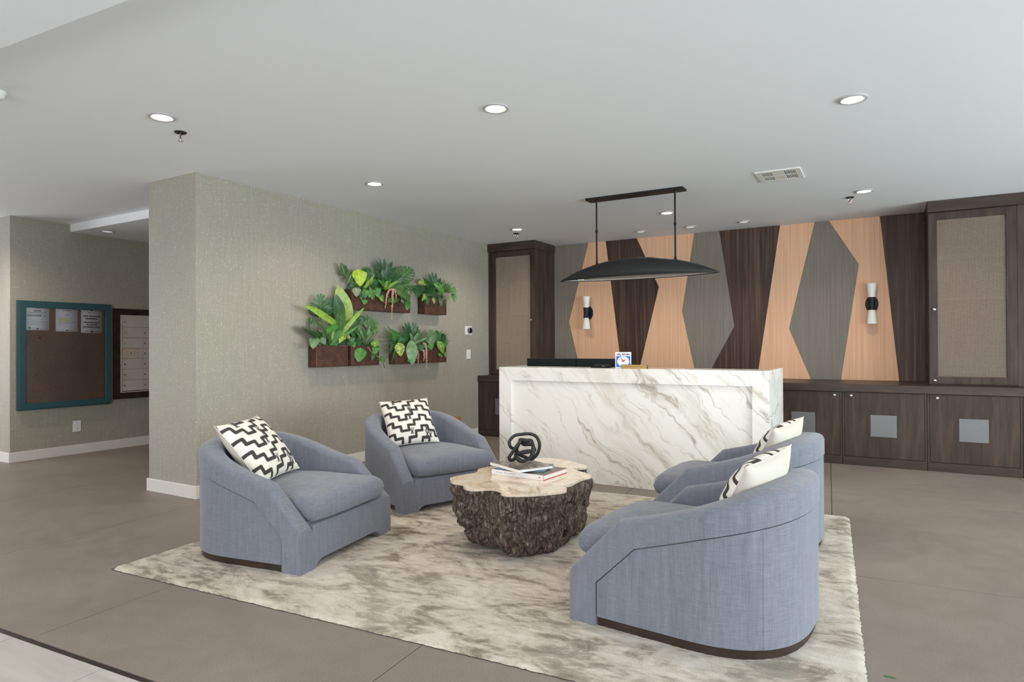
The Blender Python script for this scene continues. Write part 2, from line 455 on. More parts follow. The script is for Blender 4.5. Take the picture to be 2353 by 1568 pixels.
def thing(name, label, cat, loc=(0, 0, 0), rz=0, group=None):
    o = link(name, None, None, loc, (0, 0, rz)); o.empty_display_size = .1
    return tag(o, label, cat, group)
def single(name, mb, mat, label, cat, smooth=False, bevel=0, group=None, seg=2):
    xs = [v[0] for v in mb.v]; ys = [v[1] for v in mb.v]; zs = [v[2] for v in mb.v]
    c = ((min(xs) + max(xs)) / 2, (min(ys) + max(ys)) / 2, min(zs))
    o = link(name, mb.mesh(name, mat, smooth, c), None, c)
    if bevel: bev(o, bevel, seg)
    return tag(o, label, cat, group)
def struct(name, mb, mat, label=None, parent=None, bevel=0, smooth=False):
    o = link(name, mb.mesh(name, mat, smooth), parent)
    if bevel: bev(o, bevel)
    if parent is None: o['kind'] = 'structure'
    if label: o['label'] = label
    return o
def copy_tree(o, parent=None):
    c = o.copy(); COL.objects.link(c); c.parent = parent
    for ch in o.children: copy_tree(ch, c)
    return c

# ---------------------------------------------------------------- room shell
H = 2.75
XW, YP, TW = -5.009, 3.347, .683       # planter wall face, near end, thickness
YB, YT, YC = 8.583, 7.952, 7.664       # back wall, tall cabinet front, base cabinet front
XN, YN = -8.407, 3.384                 # notice board wall
XR = 1.95
XG = 5.40                              # glazed right wall
A = .070                               # floor bays and entrance strip run slightly askew
ca, sa = math.cos(A), math.sin(A)
def askew(c, e): return (c * ca - e * sa, c * sa + e * ca)   # bay coordinates -> world

fl = struct('floor', MB().box(-11.2, 5.9, -3.8, 8.9, -.2, -.012), 'joint', 'grey concrete floor in large saw-cut bays')
E0 = 1.616                             # bay row that meets the entrance tiles
cs = [-10.95, -9.37, -7.78, -6.19, -4.60, -3.17 + .01, -1.57 + .005, .02, 1.61, 3.2, 4.79, 6.38]
es = [E0, 4.02, 6.19, 8.6, 9.6]
g = .0022
for i in range(len(cs) - 1):
    for j in range(len(es) - 1):
        q = [askew(cs[i] + g, es[j] + g), askew(cs[i + 1] - g, es[j] + g), askew(cs[i + 1] - g, es[j + 1] - g), askew(cs[i] + g, es[j + 1] - g)]
        o = part('concrete_bay', MB().prism(q, 2, -.05, 0), 'concrete', fl)
# entrance strip: dark joint profile, then porcelain tiles
q = [askew(-10.9, E0 - .004), askew(5.4, E0 - .004), askew(5.4, E0 - .024), askew(-10.9, E0 - .024)]
part('joint_profile', MB().prism(q, 2, -.05, -.002), 'plinth', fl)
tw = .636
for i in range(-12, 14):
    for j in range(0, 4):
        c0 = -2.602 + i * tw; e1 = E0 - .027 - j * tw
        q = [askew(c0 + .0025, e1 - tw + .005), askew(c0 + tw - .0025, e1 - tw + .005), askew(c0 + tw - .0025, e1), askew(c0 + .0025, e1)]
        if q[0][0] < -11 or q[1][0] > 5.5: continue
        part('floor_tile', MB().prism(q, 2, -.05, 0), 'tile', fl)

ce = struct('ceiling', MB().box(-11.2, 5.9, 1.2, 8.9, H, H + .3), 'ceiling', 'white painted ceiling with recessed lights')
ez = H - .10
q = [askew(-11.6, 1.611), askew(6.1, 1.611), (5.9, -3.8), (-11.2, -3.8)]
struct('trim_1', MB().prism(q, 2, ez, H + .2), 'ceiling', 'lower white ceiling strip over the entrance tiles')
struct('trim_2', MB().box(XN, XW - TW, 4.0, 8.9, H - .092, H + .01), 'ceiling', 'dropped white soffit above the mailbox corridor')

wl = struct('wall_left', MB().box(XW - TW, XW, YP, 8.8, 0, H + .01), 'wallpaper', 'grey-green wallpapered wall carrying the planters', bevel=.004)
struct('wall_mailbox', MB().box(-11.2, XN, YN, 8.9, 0, H + .01), 'wallpaper', 'grey-green wallpapered wall with notice board', bevel=.004)
struct('wall_back', MB().box(XW - .01, 5.9, YB, 8.8, 0, H + .01), 'cabinet', 'back wall behind the reception desk')
struct('wall_corridor', MB().box(XN - .01, XW - TW + .01, 8.7, 8.9, 0, H), 'white_wall', 'far end wall of the mailbox corridor')
BBH = .112
def base_path(name, pts, label):
    mb = MB()
    for (a, b, nx, ny) in pts:     # each run: from a to b, proud along (nx,ny)
        x0, x1 = sorted((a[0], b[0])); y0, y1 = sorted((a[1], b[1]))
        mb.box(min(x0, x0 + nx), max(x1, x1 + nx), min(y0, y0 + ny), max(y1, y1 + ny), 0, BBH)
    return struct(name, mb, 'trim', label, bevel=.004)
T = .015
base_path('baseboard_left', [((XW, YP - T), (XW, YC - .02), T, 0), ((XW - TW - T, YP), (XW, YP), 0, -T), ((XW - TW, YP), (XW - TW, 8.69), -T, 0)], 'cream baseboard round the planter wall')
base_path('baseboard_mailbox', [((XN, YN - T), (XN, 8.69), T, 0), ((-11.2, YN), (XN, YN), 0, -T)], 'cream baseboard below the notice board')
# right wall: piers, sill and head around two tall glazed openings
def glazed(name, axis, plane, thick, spans, lo, hi, a0, a1, sill, head, label):
    mb = MB()
    def bx(u0, u1, z0, z1):
        if axis == 0: mb.box(plane, plane + thick, u0, u1, z0, z1)
        else: mb.box(u0, u1, plane, plane + thick, z0, z1)
    edges = [a0] + [e for sp in spans for e in sp] + [a1]
    for k in range(0, len(edges), 2): bx(edges[k], edges[k + 1], lo, hi)
    for sp in spans:
        if sill > lo: bx(sp[0], sp[1], lo, sill)
        bx(sp[0], sp[1], head, hi)
    struct(name, mb, 'white_wall', label)
glazed('wall_right', 0, XG, .2, [(-.2, 3.05), (3.95, 7.3)], 0, H + .1, -3.8, 8.9, .3, 2.2, 'right wall with two tall glazed openings')
glazed('wall_front', 1, -3.8, .2, [(-4.2, 4.2)], 0, H + .1, -11.2, 5.9, 0.3, 2.6, 'entrance wall with wide glazing')
glazed('wall_entry', 0, -11.4, .2, [(-2.0, 2.6)], 0, H + .1, -3.8, 3.4, .3, 2.6, 'unseen far left wall with an opening added for the fill light')
def window(name, axis, plane, u0, u1, z0, z1, n):
    mb = MB(); w = .045
    def bx(a, b, c, d, e=0.03):
        if axis == 0: mb.box(plane - e, plane + e, a, b, c, d)
        else: mb.box(a, b, plane - e, plane + e, c, d)
    bx(u0, u1, z0, z0 + w); bx(u0, u1, z1 - w, z1)
    for k in range(n + 1):
        u = u0 + (u1 - u0 - w) * k / n; bx(u, u + w, z0 + w, z1 - w)
    struct(name, mb, 'alu', 'aluminium glazing frame')
window('window_1', 0, XG + .1, -.2, 3.05, .3, 2.2, 2)
window('window_2', 0, XG + .1, 3.95, 7.3, .3, 2.2, 2)
window('window_3', 1, -3.7, -4.2, 4.2, .3, 2.6, 5)

# ---------------------------------------------------------------- veneer panels on the back wall (each its own piece)
Z0 = .80
PAN = [
 ('greywood', [(-4.30, H), (-3.693, H), (-4.007, 1.615), (-3.804, Z0), (-4.30, Z0)]),
 ('oak', [(-3.693, H), (-3.426, H), (-3.183, Z0), (-3.804, Z0), (-4.007, 1.615)]),
 ('walnut', [(-3.426, H), (-2.968, H), (-2.661, 2.061), (-2.978, Z0), (-3.183, Z0)]),
 ('oak', [(-2.968, H), (-2.177, H), (-2.346, 1.721), (-2.155, Z0), (-2.978, Z0), (-2.661, 2.061)]),
 ('greywood', [(-2.177, H), (-1.854, H), (-1.674, 1.509), (-2.05, Z0), (-2.155, Z0), (-2.346, 1.721)]),
 ('walnut', [(-1.854, H), (-1.123, H), (-1.412, Z0), (-2.05, Z0), (-1.674, 1.509)]),
 ('oak', [(-1.123, H), (-.730, H), (-1.027, 1.466), (-.767, Z0), (-1.412, Z0)]),
 ('greywood', [(-.730, H), (-.578, H), (-.266, 2.209), (-.470, Z0), (-.767, Z0), (-1.027, 1.466)]),
 ('oak', [(-.578, H), (-.045, H), (.136, Z0), (-.470, Z0), (-.266, 2.209)]),
 ('walnut', [(-.045, H), (.44, H), (.44, Z0), (.136, Z0)]),
]
wb = bpy.data.objects['wall_back']
def inset(poly, d):
    """shrink a simple polygon by d (each edge moved inward)"""
    n = len(poly); ar = sum(poly[i][0] * poly[(i + 1) % n][1] - poly[(i + 1) % n][0] * poly[i][1] for i in range(n)); sg = 1 if ar > 0 else -1
    out = []
    for i in range(n):
        p0, p1, p2 = Vector(poly[i - 1]), Vector(poly[i]), Vector(poly[(i + 1) % n])
        a = (p1 - p0).normalized(); b = (p2 - p1).normalized()
        na = Vector((-a.y, a.x)) * sg; nb = Vector((-b.y, b.x)) * sg
        m = (na + nb); m = m / max(.3, m.dot(na)); out.append(tuple(p1 + m * d))
    return out
for m_, poly in PAN:
    part('veneer_panel', MB().prism(inset(poly, .0012), 1, YB - .012, YB + .002), m_, wb)

# ---------------------------------------------------------------- ceiling fittings
def downlight(x, y, z, label, lit=True, r=.082, group='recessed ceiling downlights', power=42):
    t = thing('downlight', label, 'ceiling light', (x, y, z - .006), 0, group)
    part('trim_ring', MB().lathe([(r, .006), (r, .001), (r - .006, -.003), (r * .80, -.003), (r * .72, .004), (r * .72, .006)], n=32), 'light_trim', t, 40)
    part('lens', MB().lathe([(r * .68, .006), (r * .68, .0015), (r * .3, -.001), (.001, -.0012)], n=32), 'lamp_on' if lit else 'lamp_dim', t, 40)
    if lit:
        l = bpy.data.lights.new('downlight_lamp', 'SPOT'); l.energy = power; l.color = (1, .88, .74); l.spot_size = R(150); l.spot_blend = .7; l.shadow_soft_size = .06
        o = bpy.data.objects.new('downlight_lamp', l); COL.objects.link(o); o.parent = t; o.location = (0, 0, -.02)
    return t
downlight(-3.985, 2.43, H, 'lit round downlight above the pillar end of the planter wall')
downlight(-2.078, 3.395, H, 'lit round downlight in the middle of the ceiling above the coffee table')
downlight(-.16, 4.368, H, 'lit round downlight high at the right, nearest the right edge')
downlight(-3.99, 4.413, H, 'lit round downlight beside the planter wall, above the planters')
downlight(-2.10, 7.08, H, 'lit round downlight just right of the pendant canopy')
downlight(-.168, 7.07, H, 'lit round downlight beside the sprinkler near the right tall cabinet')
downlight(-4.03, 7.09, H, 'lit round downlight in front of the left tall cabinet')
for x, y, lb in ((-7.9, 2.55, 'added round downlight out of view at left, brightening the notice board corner'),):
    downlight(x, y, H, lb, power=90)  # extra lamp out of view, added to brighten the notice board corner
for x, lb in ((-2.74, 'unlit small downlight by the panelled wall, leftmost of three'), (-2.097, 'unlit small downlight by the panelled wall, middle of three'), (-1.457, 'unlit small downlight by the panelled wall, rightmost of three')):
    downlight(x, 8.08, H, lb, False, .075, 'unlit downlights along the panelled wall')
downlight(-7.99, 4.20, H - .092, 'unlit downlight in the dropped corridor soffit', False, .08, 'corridor soffit downlights')

def sprinkler(x, y, label):
    t = thing('fire_sprinkler', label, 'sprinkler', (x, y, H), 0, 'ceiling fire sprinklers')
    part('escutcheon', MB().lathe([(.040, 0), (.040, -.003), (.034, -.008), (.018, -.006), (.016, -.001)], n=24), 'black', t, 40)
    mb = MB().tube([(0, 0, 0), (0, 0, -.018)], .009, 10)
    for s in (-1, 1):
        mb.tube([(s * .007, 0, -.014), (s * .017, 0, -.026), (s * .014, 0, -.042), (0, 0, -.052)], .003, 6)
    part('frame_arms', mb, 'chrome', t, 40)
    part('glass_bulb', MB().tube([(0, 0, -.018), (0, 0, -.045)], .0035, 8), 'pin_red', t, 40)
    d = MB().lathe([(.004, -.050), (.016, -.053), (.016, -.055), (.003, -.055)], n=12)
    d.lathe([(.003, -.055), (.003, -.060), (.019, -.062), (.019, -.064), (.001, -.064)], n=12)
    part('deflector', d, 'chrome', t, 40)
sprinkler(-4.165, 2.67, 'dark-collared fire sprinkler beside the leftmost lit downlight')
sprinkler(-4.19, 7.35, 'fire sprinkler in front of the left tall cabinet')
sprinkler(-.30, 7.30, 'fire sprinkler left of the downlight near the right tall cabinet')
t = thing('smoke_detector', 'white ceiling smoke detector cut by the left picture edge', 'detector', (-4.405, 1.70, H))
part('base', MB().lathe([(.055, 0), (.055, -.012), (.05, -.018)], n=28), 'plastic', t, 40)
part('dome', MB().lathe([(.048, -.018), (.046, -.03), (.036, -.042), (.015, -.046)], n=28), 'plastic', t, 40)

# supply air vent
vx0, vx1, vy0, vy1 = -.965, -.605, 5.815, 6.195
t = thing('air_vent', 'white ceiling air vent with four slatted quarters', 'vent', ((vx0 + vx1) / 2, (vy0 + vy1) / 2, H))
hx, hy = (vx1 - vx0) / 2, (vy1 - vy0) / 2
fr = MB()
for a, b, c, d in ((-hx, hx, -hy, -hy + .045), (-hx, hx, hy - .045, hy), (-hx, -hx + .045, -hy + .045, hy - .045), (hx - .045, hx, -hy + .045, hy - .045)): fr.box(a, b, c, d, -.010, 0)
part('frame', fr, 'plastic', t, bevel=.002)
part('backing', MB().box(-hx + .02, hx - .02, -hy + .02, hy - .02, -.002, .0), 'vent_dark', t)
cr = MB().box(-hx + .045, hx - .045, -.008, .008, -.009, -.001)
part('cross_bar', cr, 'plastic', t)
for (c, d) in ((-hy + .05, -.012), (.012, hy - .05)):
    part('blank_plate', MB().box(-.052, .05, c, d, -.009, -.003), 'plastic', t)
sl = None
for (a, b) in ((-hx + .047, -.058), (.056, hx - .047)):
    for (c, d) in ((-hy + .047, -.010), (.010, hy - .047)):
        n = 6
        for k in range(n):
            x = a + (b - a) * (k + .5) / n
            if sl is None:
                sl = MB().prism([(-.0028, -.0085), (.0014, -.0085), (.0028, -.0055), (-.0014, -.0055)], 1, -(d - c) / 2, (d - c) / 2).mesh('slat', 'plastic')
            o = link('slat', sl, t, (x, (c + d) / 2, 0))

# ---------------------------------------------------------------- base cabinets, worktop, tall cabinets
def knob(parent, x, y, z, r=.013):
    mb = MB().lathe([(.006, 0), (.006, -.012), (r, -.016), (r, -.024), (r * .6, -.028), (.001, -.029)], (0, 0, 0), 1, 16)
    o = part('knob', mb, 'chrome', parent, 40); o.location = (x, y, z)
    return o
st = [-5.005, -4.203, -3.443, -2.683, -1.923, -1.164, -.404, .354, 1.115, XR - .01]
names = ['dark wood base cabinet at the left end beside the planter wall', 'dark wood base cabinet second from the planter wall, behind the desk',
 'dark wood base cabinet third from the planter wall, behind the desk', 'dark wood base cabinet fourth from the planter wall, behind the desk',
 'dark wood base cabinet fifth from the planter wall, behind the desk', 'dark wood base cabinet just right of the desk, partly behind armchair pillow',
 'dark wood base cabinet with full door between desk and right tall cabinet', 'dark wood base cabinet under the right tall cabinet',
 'dark wood base cabinet at the far right picture edge']
hand = [1, 0, 1, 0, 1, 1, 0, 0, 0]
for k in range(9):
    x0, x1 = st[k] + .0015, st[k + 1] - .0015
    c = thing('base_cabinet', names[k], 'cabinet', ((x0 + x1) / 2, YC, 0), 0, 'base cabinets along the back wall')
    w = (x1 - x0) / 2; dpt = YB - YC - .002
    part('carcass', MB().box(-w, w, .022, dpt, .0, .768), 'cabinet', c)
    part('toe_board', MB().box(-w, w, .004, .022, 0, .088), 'cabinet_h', c, bevel=.002)
    for s in (-1, 1):
        a, b = sorted((s * w, s * (w - .019)))
        part('stile', MB().box(a, b, .004, .022, .0885, .768), 'cabinet', c, bevel=.0015)
    dw = w - .022
    dr = part('door', MB().box(-dw, dw, .003, .022, .094, .764), 'cabinet', c, bevel=.002)
    part('vent_plate', MB().box(-.118, .118, -.001, .004, .310, .536), 'steel', dr, bevel=.0015)
    knob(dr, (dw - .05) if hand[k] else (-dw + .06), .003, .732)
wt = MB().box(-5.007, XR - .005, YC - .012, YB - .013, .7695, .85)
single('worktop', wt, 'cabinet_h', 'long dark wood worktop along the back wall', 'worktop', bevel=.004)

def tall_cabinet(x0, x1, dx0, dx1, mesh_x, knobs, label, fill=None):
    t = thing('tall_cabinet', label, 'cabinet', ((x0 + x1) / 2, YT, .851), 0, 'tall mesh-front cabinets')
    W = lambda mb: mb
    z0, z1 = .851, 2.632
    b = MB()
    b.box(x0, x0 + .018, YT + .02, YB - .013, z0, z1); b.box(x1 - .018, x1, YT + .02, YB - .013, z0, z1)
    b.box(x0 + .018, x1 - .018, YB - .03, YB - .013, z0, z1); b.box(x0 + .018, x1 - .018, YT + .02, YB - .03, z0, z0 + .018); b.box(x0 + .018, x1 - .018, YT + .02, YB - .03, z1 - .018, z1)
    part('carcass', b, 'cabinet', t, world=True)
    for zs in (1.30, 1.75, 2.2):
        part('shelf', MB().box(x0 + .02, x1 - .02, YT + .16, YB - .032, zs, zs + .02), 'cab_inside', t, world=True)
    part('crown', MB().box(x0 - .004, x1 + .012, YT - .022, YB - .013, z1 + .0005, H - .0005), 'cabinet_h', t, bevel=.003, world=True)
    # face frame stiles beside the door
    if dx0 - x0 > .012: part('stile', MB().box(x0, dx0 - .003, YT + .002, YT + .02, z0, z1), 'cabinet', t, world=True)
    if x1 - dx1 > .012: part('stile', MB().box(dx1 + .003, x1, YT + .002, YT + .02, z0, z1), 'cabinet', t, world=True)
    # door
    dz0, dz1 = .860, 2.626; mx0, mx1 = mesh_x; mz0, mz1 = .934, 2.548
    fr = MB()
    for a, b2, c, d in ((dx0, mx0, dz0, dz1), (mx1, dx1, dz0, dz1), (mx0, mx1, dz0, mz0), (mx0, mx1, mz1, dz1)): fr.box(a, b2, YT, YT + .02, c, d)
    dr = part('door', fr, 'cabinet', t, bevel=.002, world=True)
    # diagonal wire weave, two crossing layers, real wires joined into one part
    mb = MB(); p = .0155; w = .0033; yy = YT + .010
    for sgn in (1, -1):
        c0, c1 = (mx0 - mz1, mx1 - mz0) if sgn > 0 else (mx0 + mz0, mx1 + mz1)
        n0, n1 = math.ceil(c0 / p), math.floor(c1 / p)
        for k in range(n0, n1 + 1):
            c = k * p         # line x - sgn*z = c
            pts = []
            xa = mx0; za = (xa - c) * sgn
            lo = max(mz0, min((mx0 - c) * sgn, (mx1 - c) * sgn)); hi = min(mz1, max((mx0 - c) * sgn, (mx1 - c) * sgn))
            if hi - lo < .004: continue
            y0 = yy + (.002 if sgn > 0 else 0)
            xl, xh = c + sgn * lo, c + sgn * hi
            mb.add([(xl - w, y0, lo), (xl + w, y0, lo), (xh + w, y0, hi), (xh - w, y0, hi), (xl, y0 - .0035, lo), (xh, y0 - .0035, hi)],
                   [(0, 4, 5, 3), (4, 1, 2, 5), (0, 3, 2, 1)])
    o = part('wire_mesh', mb, 'bronze', dr, world=True); o['kind'] = 'stuff'; o['label'] = 'bronze wire mesh infill'
    for (kx, kz) in knobs:
        kk = knob(dr, 0, 0, 0); kk.matrix_parent_inverse = PM(dr).inverted(); kk.location = (kx, YT, kz)
    return t
tall_cabinet(-5.007, -4.238, -4.957, -4.240, (-4.883, -4.315), [(-4.294, 1.634)], 'tall dark wood mesh-front cabinet at the left beside the planter wall')
tall_cabinet(.388, 1.20, .392, 1.121, (.466, 1.036), [(.437, 1.626), (.436, .892)], 'tall dark wood mesh-front cabinet at the right picture edge')
tall = thing('tall_cabinet', 'narrow dark wood filler cabinet at the extreme right edge', 'cabinet', (1.6, YT, .851), 0)
part('carcass', MB().box(1.2145, XR - .005, YT + .02, YB - .013, .851, 2.632), 'cabinet', tall, world=True)
part('door', MB().box(1.217, XR - .01, YT, YT + .019, .86, 2.626), 'cabinet', tall, world=True, bevel=.002)
part('crown', MB().box(1.2145, XR - .005, YT - .022, YB - .013, 2.6325, H - .0005), 'cabinet_h', tall, world=True)

# ---------------------------------------------------------------- reception desk
dx0, dx1, dy0, dy1, dz = -3.333, -.808, 5.485, 6.29, 1.063
t = thing('reception_desk', 'white veined marble reception desk with recessed front panel', 'desk', ((dx0 + dx1) / 2, dy0, 0))
ix0, ix1, iz = -3.192, -.940, .933
fp = MB().prism([(dx0, 0), (ix0, 0), (ix0, iz), (ix1, iz), (ix1, 0), (dx1, 0), (dx1, dz), (dx0, dz)], 1, dy0, dy0 + .035)
part('front_frame', fp, 'marble', t, bevel=.002, world=True)
part('recessed_panel', MB().box(ix0 - .005, ix1 + .005, dy0 + .035, dy0 + .055, 0, iz + .01), 'marble', t, world=True)
part('transaction_top', MB().box(dx0, dx1, dy0 + .0352, 5.83, dz - .03, dz), 'marble', t, bevel=.0015, world=True)
for a, b in ((dx0, dx0 + .03), (dx1 - .03, dx1)):
    part('side_panel', MB().box(a, b, dy0 + .0352, dy1, 0, dz - .0302), 'marble', t, bevel=.0015, world=True)
for a, b in ((dx0, dx0 + .03), (dx1 - .03, dx1)):
    part('side_cap', MB().box(a, b, 5.8302, dy1, dz - .03, dz), 'marble', t, bevel=.0015, world=True)
part('work_surface', MB().box(dx0 + .0302, dx1 - .0302, dy0 + .0555, dy1 + .05, .70, .735), 'cabinet_h', t, bevel=.002, world=True)
part('back_riser', MB().box(dx0 + .0302, dx1 - .0302, 5.80, 5.828, .7352, dz - .0302), 'cabinet_h', t, world=True)

# ---------------------------------------------------------------- things on the desk
for nm, xa, xb in (('back of black monitor, left of two behind the desk ledge', -3.265, -2.705), ('back of black monitor, right of two behind the desk ledge', -2.695, -2.215)):
    cx = (xa + xb) / 2; w = (xb - xa) / 2
    m = thing('monitor', nm, 'monitor', (cx, 5.96, .735), 0, 'monitors behind the desk ledge')
    part('housing', MB().box(-w, w, -.02, .012, .09, .406), 'monitor', m, bevel=.004)
    part('screen', MB().box(-w + .012, w - .012, .012, .014, .105, .395), 'lcd', m)
    part('stand_neck', MB().box(-.03, .03, -.04, -.02, .01, .25), 'monitor', m, bevel=.003)
    part('stand_foot', MB().box(-.11, .11, -.10, .08, 0, .012), 'monitor', m, bevel=.004)
t = thing('card_reader', 'small flat black device on the desk ledge left of the clock sign', 'device', (-2.31, 5.66, dz))
part('base', MB().box(-.09, .09, -.05, .05, 0, .008), 'monitor', t, bevel=.003)
part('body', MB().prism([(-.045, .008), (.045, .008), (.045, .034), (-.045, .022)], 0, -.07, .07), 'black', t, bevel=.003)
part('screen', MB().prism([(-.035, .0245), (.035, .0335), (.035, .0345), (-.035, .0255)], 0, -.05, .05), 'monitor', t)
part('slot', MB().box(.02, .05, -.0455, -.044, .014, .018), 'chrome', t)
# pale stub at the ledge
# clock sign
def text(parent, body, size, loc, rot, mat, align='CENTER', name='lettering', bold=0, sx=1):
    c = bpy.data.curves.new(name, 'FONT'); c.body = body; c.size = size; c.align_x = align; c.align_y = 'CENTER'; c.extrude = .0003; c.offset = bold
    tmp = bpy.data.objects.new('tmp', c); COL.objects.link(tmp)
    dg = bpy.context.evaluated_depsgraph_get(); me = bpy.data.meshes.new_from_object(tmp.evaluated_get(dg))
    bpy.data.objects.remove(tmp); bpy.data.curves.remove(c)
    me.materials.clear(); me.materials.append(M[mat]); me.name = name
    o = link(name, me, parent, loc, rot); o.scale = (sx, 1, 1); return o
yaw = R(18)   # the sign is turned a little towards the room
t = thing('clock_sign', 'white and blue will-return clock sign on the marble desk', 'sign', (-2.075, 5.60, dz), R(24))
w, h = .072, .148
RX = (R(90), 0, 0)
part('board', MB().box(-w, w, 0, .004, 0, h), 'sign_white', t, bevel=.001)
part('easel', MB().prism([(.004, .10), (.05, 0), (.054, 0), (.004, .106)], 0, -.02, .02), 'sign_white', t)
part('blue_field', MB().box(-w + .008, w - .008, -.0012, 0, .012, .112), 'sign_blue', t)
part('dial', MB().lathe([(.050, -.0012), (.050, -.0022), (.001, -.0022)], (0, 0, .062), 1, 40, 1.08, .94), 'sign_white', t)
text(t, 'WILL RETURN', .0205, (0, -.0008, .126), RX, 'ink', bold=.0009, sx=.92)
part('hole', MB().lathe([(.0022, 0), (.0022, -.001), (.0005, -.001)], (0, 0, .141), 1, 12), 'ink', t)
for k in range(1, 13):
    a = R(30 * k); text(t, str(k), .0105, (.0445 * math.sin(a), -.0027, .062 + .039 * math.cos(a)), RX, 'ink', bold=.0003, name='numeral')
def hand(ang, ln, wd):
    a = R(ang); dx, dz_ = math.sin(a), math.cos(a); nx, nz = dz_, -dx
    poly = [(-nx * wd - dx * .006, .062 - nz * wd - dz_ * .006), (nx * wd - dx * .006, .062 + nz * wd - dz_ * .006), (nx * wd * .9 + dx * ln * .4, .062 + nz * wd * .9 + dz_ * ln * .4), (dx * ln, .062 + dz_ * ln), (-nx * wd * .9 + dx * ln * .4, .062 - nz * wd * .9 + dz_ * ln * .4)]
    part('clock_hand', MB().prism(poly, 1, -.0042, -.0032), 'sign_red', t)
hand(-31, .046, .006); hand(48, .036, .006)
# name plate
t = thing('name_plate', 'small wooden plaque with a brass face in front of the clock sign', 'plaque', (-1.952, 5.545, dz), R(4))
part('block', MB().prism([(0, 0), (.035, 0), (.022, .036), (.010, .036)], 0, -.118, .118), 'plate_wood', t, bevel=.001)
mt = Matrix.Rotation(math.atan2(.010, .036), 4, 'X')
fc = part('brass_face', MB().box(-.112, .112, -.0015, .0, .004, .035), 'brass', t); fc.rotation_euler = (-math.atan2(.010, .036), 0, 0)
part('lower_lip', MB().box(-.114, .112, -.010, .002, 0, .006), 'brass', t)
mb = MB(); random.seed(3)
for (xa, xb) in ((-.085, -.072), (-.055, -.02), (-.008, .038), (.052, .09)):
    n = int((xb - xa) / .0045) + 2
    mb.tube([(xa + (xb - xa) * i / n, -.002, .0195 + (.0045 if i % 2 else -.003) * random.uniform(.5, 1.2)) for i in range(n + 1)], .0009, 4)
o = part('script_lettering', mb, 'ink', t); o.rotation_euler = fc.rotation_euler

# ---------------------------------------------------------------- pendant over the desk
PX, PY = -2.11, 6.03
t = thing('pendant_light', 'long black boat-shaped pendant lamp on two rods over the desk', 'pendant lamp', (PX, PY, H))
part('canopy', MB().box(-.49, .49, -.07, .07, -.022, 0), 'black', t, bevel=.003)
L2, RZ = .80, -.812
def shade_mesh(scale, dz_, mat, rim):
    mb = MB(); nx, ny = 48, 14
    for i in range(nx + 1):
        u = -1 + 2 * i / nx; q = max(0., 1 - u * u)
        wd = (.185 * q ** .80 + .004) * scale; ht = .185 * q ** .95 * (1 if scale == 1 else .9)
        for j in range(ny + 1):
            a = math.pi * j / ny
            x = u * L2 * (1 if scale == 1 else .985)
            mb.v.append((x, -math.cos(a) * wd, RZ + dz_ + ht * math.sin(a) ** .8))
    for i in range(nx):
        for j in range(ny):
            a = i * (ny + 1) + j; mb.f.append((a, a + 1, a + ny + 2, a + ny + 1))
    return mb
sh = part('shade', shade_mesh(1, 0, 0, 0), 'shade_out', t, True)
sol = sh.modifiers.new('solid', 'SOLIDIFY'); sol.thickness = .006; sol.offset = -1
part('lining', shade_mesh(.955, .001, 0, 0), 'shade_in', t, True)
# opal diffuser tray inside the shade
mb = MB()
prof = [(u / 12 - 1) for u in range(25)]
pts = [(u * .76, -(.170 * (1 - u * u) ** .8)) for u in prof] + [(u * .76, .170 * (1 - u * u) ** .8) for u in reversed(prof[1:-1])]
mb.prism(pts, 2, RZ + .012, RZ + .018)
part('diffuser', mb, 'shade_in', t)
rim = []
for i in range(41):
    u = -1 + 2 * i / 40; q = max(0., 1 - u * u); rim.append((u * L2, -(.185 * q ** .8 + .004), RZ))
for i in range(39, 0, -1):
    u = -1 + 2 * i / 40; q = max(0., 1 - u * u); rim.append((u * L2, .185 * q ** .8 + .004, RZ))
part('rim', MB().tube(rim, .0055, 6, True), 'shade_out', t, True)
for x in (-.397, .399):
    zt = -.812 + .185 * (1 - (x / L2) ** 2) ** .95
    rd = part('rod', MB().tube([(x, 0, -.02), (x, 0, zt - .004)], .0085, 10), 'black', t, 40)
    part('coupler', MB().lathe([(.010, -.318), (.014, -.322), (.014, -.338), (.010, -.342)], (x, 0, 0), 2, 14), 'black', rd, 40)
    part('collar', MB().lathe([(.011, zt + .03), (.013, zt + .012), (.020, zt - .004)], (x, 0, 0), 2, 14), 'black', rd, 40)
    part('ceiling_collar', MB().lathe([(.015, -.0225), (.015, -.034), (.010, -.04)], (x, 0, 0), 2, 14), 'black', rd, 40)
part('sensor', MB().box(-.55, -.505, -.12, -.075, RZ - .012, RZ + .012), 'plastic', t, bevel=.003)

# ---------------------------------------------------------------- wall sconces
def sconce(x, label):
    t = thing('double_sconce', label, 'wall light', (x, YB - .012, 1.736), 0, 'black and white wall sconces')
    y = -.095
    part('back_plate', MB().lathe([(1, 0), (1, -.012), (.93, -.018), (.001, -.018)], (0, 0, 0), 1, 40, .067, .097), 'black', t, 40)
    part('arm', MB().tube([(0, -.017, 0), (0, y + .01, 0)], .012, 10), 'black', t, 40)
    part('body', MB().lathe([(.040, -.074), (.036, -.045), (.0335, 0), (.036, .045), (.040, .074)], (0, y, 0), 2, 28), 'black', t, 40)
    part('upper_cone', MB().lathe([(.037, .0735), (.058, .232), (.055, .232), (.034, .08)], (0, y, 0), 2, 32), 'white_glass', t, 40)
    part('lower_cone', MB().lathe([(.034, -.08), (.055, -.232), (.058, -.232), (.037, -.0735)], (0, y, 0), 2, 32), 'white_glass', t, 40)
sconce(-3.692, 'black and white double-cone sconce on the panelled wall at left')
sconce(-.135, 'black and white double-cone sconce on the panelled wall at right')

